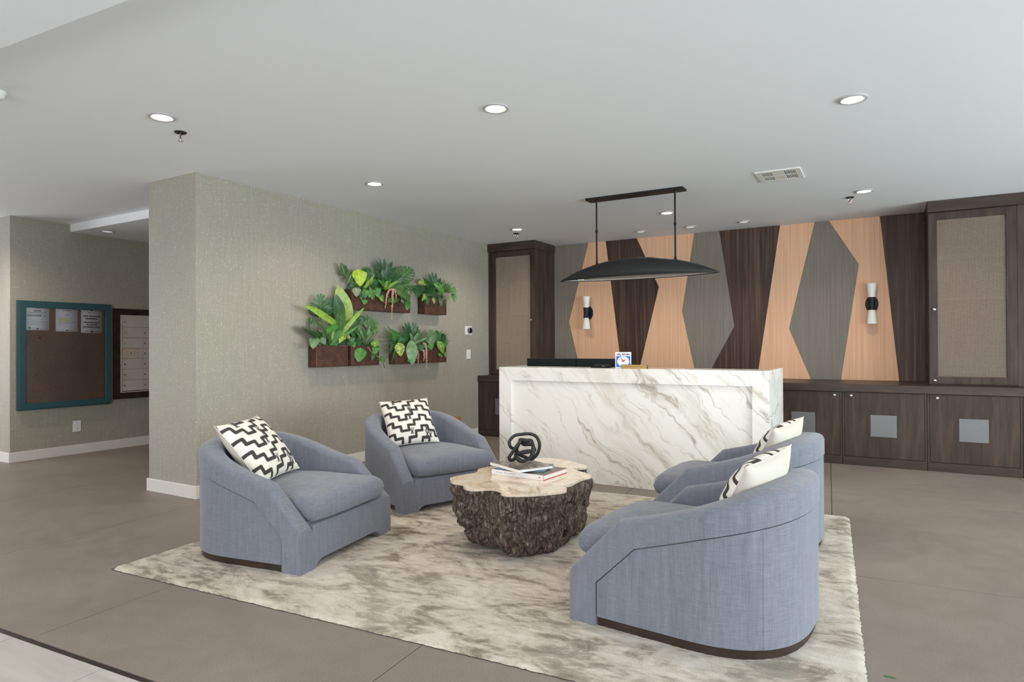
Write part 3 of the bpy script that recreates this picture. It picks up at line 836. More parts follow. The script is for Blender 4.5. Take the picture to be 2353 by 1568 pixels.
# ---------------------------------------------------------------- rug
RT = .014
rc = Vector((-3.864, 2.046)); ra = .0665
rx, ry = Vector((math.cos(ra), math.sin(ra))), Vector((-math.sin(ra), math.cos(ra)))
RL, RWd = 3.835, 3.03
t = thing('area_rug', 'large cream and grey-brown mottled area rug under the armchairs', 'rug', (rc.x, rc.y, 0), ra)
mb = MB(); nx, ny = 230, 180; rr = .05
random.seed(5)
for i in range(nx + 1):
    for j in range(ny + 1):
        x, y = RL * i / nx, RWd * j / ny
        # rounded corners
        cx_, cy_ = min(max(x, rr), RL - rr), min(max(y, rr), RWd - rr)
        dx_, dy_ = x - cx_, y - cy_
        if dx_ and dy_:
            ln = math.hypot(dx_, dy_); m_ = max(abs(dx_), abs(dy_)); k = m_ / ln; x, y = cx_ + dx_ * k, cy_ + dy_ * k
        edge = min(x, y, RL - x, RWd - y)
        z = RT * (.35 + .65 * min(1, max(edge, 0) / .02)) + (random.random() - .5) * .003
        if 0 < i < nx and 0 < j < ny: x += (random.random() - .5) * .006; y += (random.random() - .5) * .006
        else:
            z = .004; x += (random.random() - .5) * .007; y += (random.random() - .5) * .007
        mb.v.append((x, y, z))
for i in range(nx):
    for j in range(ny):
        a = i * (ny + 1) + j; mb.f.append((a, a + ny + 1, a + ny + 2, a + 1))
part('pile', mb, 'rug', t, True)
part('binding', MB().box(.004, RL - .004, .004, RWd - .004, .0005, .005), 'rug_edge', t)

sc = MB().add([(-.022, 0, .001), (-.006, .006, .003), (.014, .005, .004), (.028, .001, .002), (.014, -.003, .003), (-.006, -.004, .002)], [(0, 1, 5), (1, 2, 4, 5), (2, 3, 4)])
sc.v = [(x + .002, y + 2.862, z) for x, y, z in sc.v]
single('leaf_scrap', sc, 'mid', 'tiny green leaf scrap on the floor right of the rug', 'leaf')

# ---------------------------------------------------------------- barrel armchairs
CW, CD, CS, CN = .93, .96, .50, 2.6     # width, depth, straight side length, back roundness
def plan(o=0.0, n=64):
    """U-shaped plan (u back from the front, v across), offset inward by o; returns list (u, v, nu, nv) from near front to far front"""
    pts = []
    us = sorted(set([0, .02, .06, .13, .1305, .18, .238, .1365, .32, .38, .44, CS]))
    for u in us: pts.append((u, 0.0))
    for i in range(1, n):
        a = math.pi * i / n - math.pi / 2; c, s = math.cos(a), math.sin(a)
        pts.append((CS + (CD - CS) * abs(c) ** (2 / CN), CW / 2 + CW / 2 * math.copysign(abs(s) ** (2 / CN), s)))
    for u in reversed(us): pts.append((u, CW))
    out = []
    m = len(pts)
    for i, (u, v) in enumerate(pts):
        a = pts[max(i - 1, 0)]; b = pts[min(i + 1, m - 1)]
        tu, tv = b[0] - a[0], b[1] - a[1]; l = math.hypot(tu, tv) or 1
        nu, nv = -tv / l, tu / l           # inward normal
        out.append((u, v, nu, nv))
    return out
PLAN = plan()
def ztop(u):
    K = [(0, .243), (.238, .482), (.40, .522), (.54, .566), (.70, .617), (.82, .652), (.96, .682)]
    for (a, za), (b, zb) in zip(K, K[1:]):
        if u <= b: return za + (zb - za) * (u - a) / (b - a)
    return K[-1][1]
def zseam(u):
    if u <= .1302: return 0.0
    if u <= .32: return .195 + (.38 - .195) * (u - .1305) / (.32 - .1305)
    return .38 + .31 * (u - .32) * (1 - .1 * max(0, (u - .6) / .36))
def thick(u): return .105 + .045 * max(0, min(1, (u - .3) / .6))
def make_chair():
    t = thing('barrel_armchair', '', 'armchair')
    # upholstered band: arms, front legs and wrap-around back
    mb = MB(); secs = []
    for (u, v, nu, nv) in PLAN:
        zt, zb, th = ztop(u), zseam(u) if u > .1302 else 0.0, thick(u)
        zb = max(zb - 0.0, 0.0); r = .034
        zi = max(.10, min(.22, zt - .06))
        prof = [(0, zb), (0, zt - r), (.10 * r, zt - .62 * r), (.30 * r, zt - .30 * r), (.62 * r, zt - .10 * r), (r, zt), (th - r, zt + .004), (th - .62 * r, zt - .10 * r + .004), (th - .30 * r, zt - .30 * r + .002), (th - .1 * r, zt - .62 * r), (th, zt - r), (th, zi), (th, min(zb, zi - .01) if zb < zi - .01 else zi - .005), (.02, zb)]
        secs.append([(u + nu * o, v + nv * o, z) for (o, z) in prof])
    k = len(secs[0])
    for s_ in secs: mb.v += s_
    for i in range(len(secs) - 1):
        for j in range(k):
            j2 = (j + 1) % k
            mb.f.append((i * k + j, i * k + j2, (i + 1) * k + j2, (i + 1) * k + j))
    mb.f.append(tuple(range(k))); mb.f.append(tuple((len(secs) - 1) * k + j for j in reversed(range(k))))
    part('arm_and_back_band', mb, 'chair', t, 38, bevel=.009, seg=3)
    # outer panels below the band, set back a little
    def strip(i0, i1, o0, o1, zb, ztf, name, mat, sm=38):
        m2 = MB(); ring = []
        for (u, v, nu, nv) in PLAN[i0:i1 + 1]:
            zt = ztf(u)
            ring.append([(u + nu * o0, v + nv * o0, zb), (u + nu * o0, v + nv * o0, zt), (u + nu * o1, v + nv * o1, zt), (u + nu * o1, v + nv * o1, zb)])
        for q in ring: m2.v += q
        for i in range(len(ring) - 1):
            for j in range(4):
                j2 = (j + 1) % 4; m2.f.append((i * 4 + j, i * 4 + j2, (i + 1) * 4 + j2, (i + 1) * 4 + j))
        m2.f.append((0, 1, 2, 3)); n_ = (len(ring) - 1) * 4; m2.f.append((n_ + 3, n_ + 2, n_ + 1, n_))
        return part(name, m2, mat, t, sm)
    a0 = next(i for i, p in enumerate(PLAN) if p[0] > .1355); a1 = len(PLAN) - 1 - a0
    q0 = next(i for i, p in enumerate(PLAN) if p[0] > .83); q1 = len(PLAN) - 1 - q0
    ze = lambda u: zseam(u) - .0065
    strip(a0, q0, .006, .05, .043, ze, 'side_panel', 'chair')
    strip(q0 + 0, q1, .005, .05, .043, ze, 'back_panel', 'chair')
    strip(q1, a1, .006, .05, .043, ze, 'side_panel', 'chair')
    strip(a0, a1, .018, .06, 0.0, lambda u: .0435, 'plinth', 'plinth')
    # front rail with arched underside and feet
    prof = [(.104, .0), (.118, .0), (.135, .012), (.155, .032), (.185, .046), (CW - .185, .046), (CW - .155, .032), (CW - .135, .012), (CW - .118, .0), (CW - .104, .0), (CW - .104, .25), (.104, .25)]
    fr = part('front_rail', MB().prism(prof, 0, .0, .10), 'chair', t, 38)
    part('seat_deck', MB().box(.05, .80, .09, CW - .09, .12, .262), 'chair', t, bevel=.01)
    # loose seat cushion
    cu = MB(); N1, N2 = 26, 26; x0, x1, y0, y1, z0, z1 = -.016, .80, .106, CW - .106, .256, .402
    top = []; bot = []
    for i in range(N1 + 1):
        for j in range(N2 + 1):
            a = -1 + 2 * i / N1; b = -1 + 2 * j / N2
            # even spacing denser at the rim
            a = math.copysign(1 - (1 - abs(a)) ** 1.6, a); b = math.copysign(1 - (1 - abs(b)) ** 1.6, b)
            x = (x0 + x1) / 2 + (x1 - x0) / 2 * a; y = (y0 + y1) / 2 + (y1 - y0) / 2 * b
            if a > .1: y = (y0 + y1) / 2 + (y1 - y0) / 2 * b * (1 - .42 * ((a - .1) / .9) ** 2.2)
            if a < 0: x -= .018 * (1 - b * b) * (-a)      # bowed front
            e = (max(0, 1 - abs(a) ** 14) * max(0, 1 - abs(b) ** 14)) ** .30
            crown = .030 * (1 - a * a * .8) * (1 - b * b)
            hz = (z1 - z0) / 2 * e
            zm = (z0 + z1) / 2
            wr = .004 * noise.noise(Vector((x * 6, y * 9, 0)))
            top.append((x, y, zm + hz + (crown + wr) * e)); bot.append((x, y, zm - hz))
    cu.v = top + bot; n_ = (N1 + 1) * (N2 + 1)
    for i in range(N1):
        for j in range(N2):
            a = i * (N2 + 1) + j
            cu.f.append((a, a + N2 + 1, a + N2 + 2, a + 1)); cu.f.append((n_ + a, n_ + a + 1, n_ + a + N2 + 2, n_ + a + N2 + 1))
    me = cu.mesh('seat_cushion', 'chair', True)
    bm = bmesh.new(); bm.from_mesh(me); bmesh.ops.remove_doubles(bm, verts=bm.verts, dist=1e-5); bmesh.ops.recalc_face_normals(bm, faces=bm.faces); bm.to_mesh(me); bm.free(); me.shade_smooth()
    part('seat_cushion', me, None, t)
    return t
chair0 = make_chair()
def place(o, P, facing, mirror, label):
    """P: near front corner on the floor; facing: direction the sitter looks, degrees from +X"""
    o['label'] = label; o['group'] = 'blue-grey barrel armchairs on the rug'
    f = R(facing); u = Vector((-math.cos(f), -math.sin(f))); v = Vector((math.sin(f), -math.cos(f)))   # proper rotation frame (u,v)
    # v of the model must point into the scene; if the proper frame gives the opposite, start from the far corner
    p = Vector(P)
    if mirror: p = p - v * CW
    o.location = (p.x, p.y, RT - .001); o.rotation_euler = (0, 0, math.atan2(u.y, u.x))
    return o
place(chair0, (-2.795, 2.486), 9.2, True, 'blue-grey barrel armchair at the left, nearest the pillar')
c = copy_tree(chair0); place(c, (-3.125, 3.754), -22, True, 'blue-grey barrel armchair at the back left, between table and planter wall')
c = copy_tree(chair0); place(c, (-1.27, 2.71), 174.5, False, 'blue-grey barrel armchair nearest the viewer at right, seen from behind')
c = copy_tree(chair0); place(c, (-1.33, 4.07), 177, False, 'blue-grey barrel armchair at the back right, in front of the desk')

# ---------------------------------------------------------------- patterned pillows
def seg_d(px, py, ax, ay, bx, by):
    vx, vy = bx - ax, by - ay; l = vx * vx + vy * vy
    t_ = 0 if l == 0 else max(0, min(1, ((px - ax) * vx + (py - ay) * vy) / l))
    return math.hypot(px - ax - t_ * vx, py - ay - t_ * vy)
def pillow_meshes():
    random.seed(11)
    segs = []
    seq = [0, 1, 2, 1, 0, -1]                 # stepped meander
    stp = .138; rise = .160
    for row in range(-2, 10):
        y0 = -.12 + row * .225; ph = 0
        x = -.05; k = ph
        pts = []
        while x < 1.1:
            h = seq[k % 6]; y = y0 + h * rise * .62
            j = lambda: random.uniform(-.006, .006)
            pts.append((x + j(), y + j())); x2 = x + stp * (1.0 if h in (2, -1) else .95); pts.append((x2 + j(), y + j())); x = x2; k += 1
        segs += [(*pts[i], *pts[i + 1], .0255) for i in range(len(pts) - 1)]
    for _ in range(8):                        # brushy sprigs
        cx, cy = random.uniform(.1, .9), random.uniform(.1, .9)
        for d in (-.045, 0, .04): segs.append((cx, cy - .03, cx + d, cy + .055, .008)); segs.append((cx, cy, cx + d * .6, cy - .055, .008))
    N = 150
    def grid(front):
        mb = MB(); ink = []
        for i in range(N + 1):
            for j in range(N + 1):
                a, b = -1 + 2 * i / N, -1 + 2 * j / N
                pin = 1 - .055 * (1 - a * a) * 1 * abs(b) ** 3 - .0
                x = a * (1 - .07 * (1 - b * b) ** 1 * abs(a) ** 4 - .0); y = b * (1 - .07 * (1 - a * a) * abs(b) ** 4)
                e = max(0, (1 - a * a)) ** .48 * max(0, (1 - b * b)) ** .48
                z = (.20 if front else -.235) * e
                z += .012 * e * noise.noise(Vector((a * 2.5, b * 2.5, 3 if front else 9)))
                mb.v.append((x * .5, z, y * .5))
        for i in range(N):
            for j in range(N):
                q = i * (N + 1) + j; mb.f.append((q, q + N + 1, q + N + 2, q + 1))
        return mb
    f = grid(True); mf = f.mesh('printed_front', 'pillow', True)
    # the grid's front must face -Y: local frame (x right, y towards the back, z up)
    vals = []
    for (x, y, z) in f.v:
        px, py = x + .5, z + .5
        dmin = 1
        for (ax, ay, bx, by, w) in segs:
            if min(ax, bx) - .05 > px or max(ax, bx) + .05 < px or min(ay, by) - .05 > py or max(ay, by) + .05 < py: continue
            q = seg_d(px, py, ax, ay, bx, by) - w
            if q < dmin: dmin = q
        vals.append(max(0.0, min(1.0, .5 - dmin / .007)))
    at = mf.attributes.new('ink', 'FLOAT', 'POINT'); at.data.foreach_set('value', vals)
    mbk = grid(False).mesh('plain_back', 'pillow_back', True)
    pp = []
    n = 40
    for (sx, sy, ex, ey) in ((-1, -1, 1, -1), (1, -1, 1, 1), (1, 1, -1, 1), (-1, 1, -1, -1)):
        for i in range(n):
            a = sx + (ex - sx) * i / n; b = sy + (ey - sy) * i / n
            pp.append((a * (1 - .07 * (1 - b * b) * abs(a) ** 4) * .5, 0, b * (1 - .07 * (1 - a * a) * abs(b) ** 4) * .5))
    pip = MB().tube(pp, .007, 6, True).mesh('piping', 'pillow_piping', True)
    return mf, mbk, pip
PF, PB, PP = pillow_meshes()
def pillow(center, yaw, tilt, roll, size, label):
    t = thing('throw_pillow', label, 'pillow', center, 0, 'black and white patterned throw pillows')
    n = Vector((math.cos(yaw) * math.cos(tilt), math.sin(yaw) * math.cos(tilt), math.sin(tilt)))
    r = Vector((-math.sin(yaw), math.cos(yaw), 0)); u = n.cross(r)
    U = r * -math.sin(roll) + u * math.cos(roll); vr = U.cross(n)
    # local x -> viewer's right, local y -> front normal, local z -> up   (left-handed pair avoided by flipping x)
    mt = Matrix((-vr, n, U)).transposed()
    t.rotation_euler = mt.to_euler(); t.scale = (size, size, size)
    part('printed_front', PF, None, t); part('plain_back', PB, None, t); part('piping', PP, None, t)
    return t
pillow((-3.487, 2.764, .625), .312, .713, .046, .462, 'patterned pillow tilted in the left armchair by the pillar')
pillow((-3.55, 4.349, .625), -.567, .62, .044, .44, 'patterned pillow standing in the back left armchair')
pillow((-.535, 3.05, .605), math.pi - .24, .50, -.12, .43, 'patterned pillow in the nearest right armchair, plain back towards the viewer')
pillow((-.625, 4.42, .597), math.pi - .24, .52, -.12, .43, 'patterned pillow in the back right armchair by the desk')

# ---------------------------------------------------------------- coffee table
TOP = [(-2.449, 3.404), (-2.459, 3.462), (-2.428, 3.566), (-2.402, 3.633), (-2.408, 3.694), (-2.455, 3.734), (-2.454, 3.807), (-2.431, 3.894), (-2.432, 4.075), (-2.386, 4.238), (-2.262, 4.362), (-2.188, 4.391), (-2.082, 4.375), (-1.981, 4.32), (-1.891, 4.264), (-1.828, 4.212), (-1.821, 4.166), (-1.898, 4.1), (-1.83, 4.028), (-1.757, 3.999), (-1.687, 3.949), (-1.666, 3.896), (-1.698, 3.828), (-1.693, 3.725), (-1.686, 3.624), (-1.709, 3.547), (-1.662, 3.515), (-1.64, 3.467), (-1.65, 3.416), (-1.705, 3.345), (-1.763, 3.279), (-1.844, 3.218), (-1.919, 3.193), (-1.961, 3.231), (-1.963, 3.261), (-2.008, 3.281), (-2.052, 3.3), (-2.098, 3.268), (-2.128, 3.223), (-2.191, 3.217), (-2.249, 3.265), (-2.277, 3.318), (-2.335, 3.325), (-2.383, 3.33)]
def smooth_loop(P, it=2):
    for _ in range(it):
        Q = []
        for i in range(len(P)):
            a, b = P[i], P[(i + 1) % len(P)]
            Q += [(.75 * a[0] + .25 * b[0], .75 * a[1] + .25 * b[1]), (.25 * a[0] + .75 * b[0], .25 * a[1] + .75 * b[1])]
        P = Q
    return P
LOOP = smooth_loop(TOP, 2)
TC = (-2.05, 3.74)
t = thing('coffee_table', 'bark-sided tree-stump coffee table with pale polished top', 'coffee table', (TC[0], TC[1], RT))
L = [(x - TC[0], y - TC[1]) for x, y in LOOP]
zt = .42 - RT
part('tabletop', MB().prism(L, 2, zt - .010, zt), 'slab', t)
part('tabletop_edge', MB().prism([(x * .997, y * .997) for x, y in L], 2, zt - .016, zt - .0102), 'slab_edge', t)
mb = MB(); nr = 46; n = len(L)
# resample the loop evenly
per = [0]
for i in range(n): per.append(per[-1] + math.hypot(L[(i + 1) % n][0] - L[i][0], L[(i + 1) % n][1] - L[i][1]))
NS = 420; ring = []
k = 0
for s_ in range(NS):
    d = per[-1] * s_ / NS
    while per[k + 1] < d: k += 1
    f = (d - per[k]) / max(1e-9, per[k + 1] - per[k]); a, b = L[k % n], L[(k + 1) % n]
    ring.append((a[0] + (b[0] - a[0]) * f, a[1] + (b[1] - a[1]) * f))
def foot_z(x, y):      # underside: feet with hollows between
    a = math.atan2(y, x)
    h = .5 + .5 * math.sin(3.0 * a + .55) + .25 * math.sin(7 * a + 1.0)
    return max(0, (h - .55)) * .045
for i in range(nr + 1):
    w = i / nr                       # 0 top, 1 floor
    for (x, y) in ring:
        z = (zt - .016) * (1 - w) + foot_z(x, y) * w
        sc = 1.0 + .022 * math.sin(min(w / .22, 1) * math.pi) - .02 * w - .20 * max(0, (w - .22) / .78) ** 1.5
        sc -= .05 * max(0, (w - .9) / .1) ** 2
        p = Vector((x * 7, y * 7, z * 5))
        # notches of the top fade out downwards: pull towards a smoother oval
        l = math.hypot(x / .40, y / .60); ov = min(1, w * 1.3) * .35
        ox, oy = x / l * 1.0, y / l * 1.0
        xx, yy = (x * (1 - ov) + ox * ov), (y * (1 - ov) + oy * ov)
        env = min(1, w / .08)
        dsp = env * (.030 * noise.noise(p) + .026 * noise.noise(Vector((x * 18, y * 18, z * 12))) + .013 * noise.noise(Vector((x * 60, y * 60, z * 16))) + .006 * noise.noise(Vector((x * 120, y * 120, z * 45))))
        if noise.noise(Vector((x * 5 + 3, y * 5, z * 9))) > .30: dsp -= .03 * env
        ln = math.hypot(xx, yy)
        k2 = sc + dsp / max(ln, .1)
        mb.v.append((xx * k2, yy * k2, z))
for i in range(nr):
    for j in range(NS):
        j2 = (j + 1) % NS; mb.f.append((i * NS + j, i * NS + j2, (i + 1) * NS + j2, (i + 1) * NS + j))
mb.f.append(tuple(range(NS))); mb.f.append(tuple(nr * NS + j for j in reversed(range(NS))))
part('stump', mb, 'bark', t, 60)

# ---------------------------------------------------------------- books and sculpture
def book(name, label, corner, ang, ln, dp, z, th, cover, top, spine, edge=None, lettering=None):
    t = thing('book', label, 'book', (corner[0], corner[1], z), ang, 'books stacked on the coffee table')
    c = .0025
    bd = MB().box(0, ln, 0, dp, 0, c); part('back_cover', bd, cover, t, bevel=.0006)
    part('pages', MB().box(.006, ln - .004, .004, dp - .004, c, th - c), 'page', t)
    part('front_cover', MB().box(0, ln, 0, dp, th - c, th), top, t, bevel=.0006)
    part('spine', MB().box(0, ln, -.0025, .003, 0, th), spine, t, bevel=.001)
    if edge:
        part('cover_edge', MB().box(ln, ln + .0012, 0, dp, th - c, th), edge, t); part('cover_edge', MB().box(ln, ln + .0012, 0, dp, 0, c), edge, t); part('cover_edge', MB().box(ln, ln + .0012, -.0025, .001, c, th - c), edge, t)
    return t
b1 = book('b', 'thick white-spined book with red cover edges, lowest in the stack', (-2.281, 3.655), -.075, .404, .30, .4205, .033, 'cover_red', 'cover_photo2', 'cover_white', 'cover_red')
mb = MB(); random.seed(9)
for k in range(22):
    if k in (8, 12): continue
    mb.box(.035 + k * .0072, .035 + k * .0072 + .0045, -.0031, -.0025, .014, .014 + random.choice((.005, .0065, .008)))
part('spine_lettering', mb, 'ink_light', b1)
sq = part('logo', MB().lathe([(.0055, 0), (.0055, -.0006), (.0005, -.0006)], (.374, -.0026, .0165), 1, 20), 'cover_red', b1)
part('logo_mark', MB().prism([(.3725, .0145), (.3765, .0158), (.3740, .0190)], 1, -.0036, -.0032), 'cover_white', b1)
b2 = book('b', 'thin blue-covered book in the middle of the stack', (-2.25, 3.652), .185, .33, .256, .4540, .010, 'cover_blue', 'cover_blue', 'cover_blue')
b3 = book('b', 'photo-covered book on top of the stack under the black sculpture', (-2.335, 3.723), -.455, .338, .282, .4645, .018, 'cover_white', 'cover_photo', 'page')
# knotted sculpture (coordinates: u to the right, v up, w away; metres)
def spline(P, n=10):
    out = []; m = len(P)
    for i in range(m):
        p0, p1, p2, p3 = (Vector(P[(i + k) % m]) for k in (-1, 0, 1, 2))
        for j in range(n):
            q = j / n
            out.append(.5 * ((2 * p1) + (-p0 + p2) * q + (2 * p0 - 5 * p1 + 4 * p2 - p3) * q * q + (-p0 + 3 * p1 - 3 * p2 + p3) * q ** 3))
    return out
s9 = 1 / 9.05 / 353
def sp(x, y, w): return ((x - 800) * s9, w, (795 - y) * s9)
K1 = [sp(500, 430, -.02), sp(490, 320, -.005), sp(600, 215, .01), sp(760, 190, .02), sp(920, 185, .03), sp(1060, 240, .035), sp(1135, 370, .03), sp(1135, 500, .03), sp(1080, 640, .03), sp(960, 740, .03), sp(820, 700, .045), sp(690, 640, .05), sp(640, 520, .04), sp(690, 400, .0), sp(725, 315, -.03), sp(640, 420, -.05), sp(545, 560, -.045), sp(478, 670, -.035), sp(520, 735, -.02), sp(620, 690, .0), sp(640, 600, .03), sp(580, 520, .02)]
K2 = [sp(720, 320, .01), sp(850, 330, -.005), sp(965, 320, -.015), sp(1000, 440, -.03), sp(990, 580, -.045), sp(900, 700, -.05), sp(770, 745, -.05), sp(670, 700, -.045), sp(620, 600, -.035), sp(740, 560, -.055), sp(880, 540, -.05), sp(1040, 540, -.0), sp(960, 430, .03), sp(800, 420, .04), sp(740, 380, .035)]
t = thing('knot_sculpture', 'matte black knotted loop sculpture on the stacked books', 'sculpture', (-2.135, 3.835, .4832), R(29))
P1 = spline(K1); P2 = spline(K2)
zm = min(p.z for p in P1 + P2)
P1 = [p - Vector((0, 0, zm - .0125)) for p in P1]; P2 = [p - Vector((0, 0, zm - .0155)) for p in P2]
part('outer_loop', MB().tube(P1, .0112, 12, True), 'sculpt', t, True)
part('inner_knot', MB().tube(P2, [.0125 + .003 * math.sin(i * .21) for i in range(len(P2))], 12, True), 'sculpt', t, True)

# ---------------------------------------------------------------- wall planters
PD = .115
BOX = [(4.56, 4.99, 1.066, 1.281, 'large rust steel wall planter at lower left of the plant group'),
       (5.045, 5.475, 1.066, 1.278, 'rust steel wall planter second from left in the lower row'),
       (5.055, 6.025, 1.668, 1.884, 'long rust steel wall planter in the upper row'),
       (6.31, 6.755, 1.671, 1.878, 'short rust steel wall planter at right in the upper row'),
       (5.77, 6.75, 1.065, 1.277, 'long rust steel wall planter at right in the lower row')]
random.seed(21)
for (y0, y1, z0, z1, lb) in BOX:
    t = thing('planter_box', lb, 'planter', (XW + PD / 2, (y0 + y1) / 2, z0), 0, 'rust steel wall planters')
    w = (y1 - y0) / 2; h = z1 - z0; d = PD / 2; s = .004
    part('front', MB().box(d - s, d, -w, w, 0, h), 'corten', t)
    for q in (-1, 1):
        a, b = sorted((q * w, q * (w - s))); part('end', MB().box(-d + .001, d - s, a, b, 0, h), 'corten', t)
        a, b = sorted((q * (w + .0006), q * (w - .003))); part('corner_highlight', MB().box(d - .003, d + .0006, a, b, 0, h), 'corten_highlight', t)  # lighter corner strip: edge highlight put into the colour
    part('back', MB().box(-d + .001, -d + s, -w + s, w - s, 0, h), 'corten', t)
    part('bottom', MB().box(-d + s, d - s, -w + s, w - s, 0, s), 'corten', t)
    mb = MB(); mb.box(-d + s, d - s, -w + s, w - s, h - .06, h - .02)
    for k in range(int(520 * (y1 - y0))):
        x = random.uniform(-d + .01, d - .006); y = random.uniform(-w + .01, w - .01); l = random.uniform(.012, .034)
        dx_, dy_ = random.uniform(-.012, .016), random.uniform(-.02, .02)
        mb.add([(x - .0012, y - .0012, h - .024), (x + .0012, y + .0012, h - .024), (x + dx_, y + dy_, h - .024 + l)], [(0, 1, 2)])
    o = part('moss', mb, 'moss', t); o['kind'] = 'stuff'

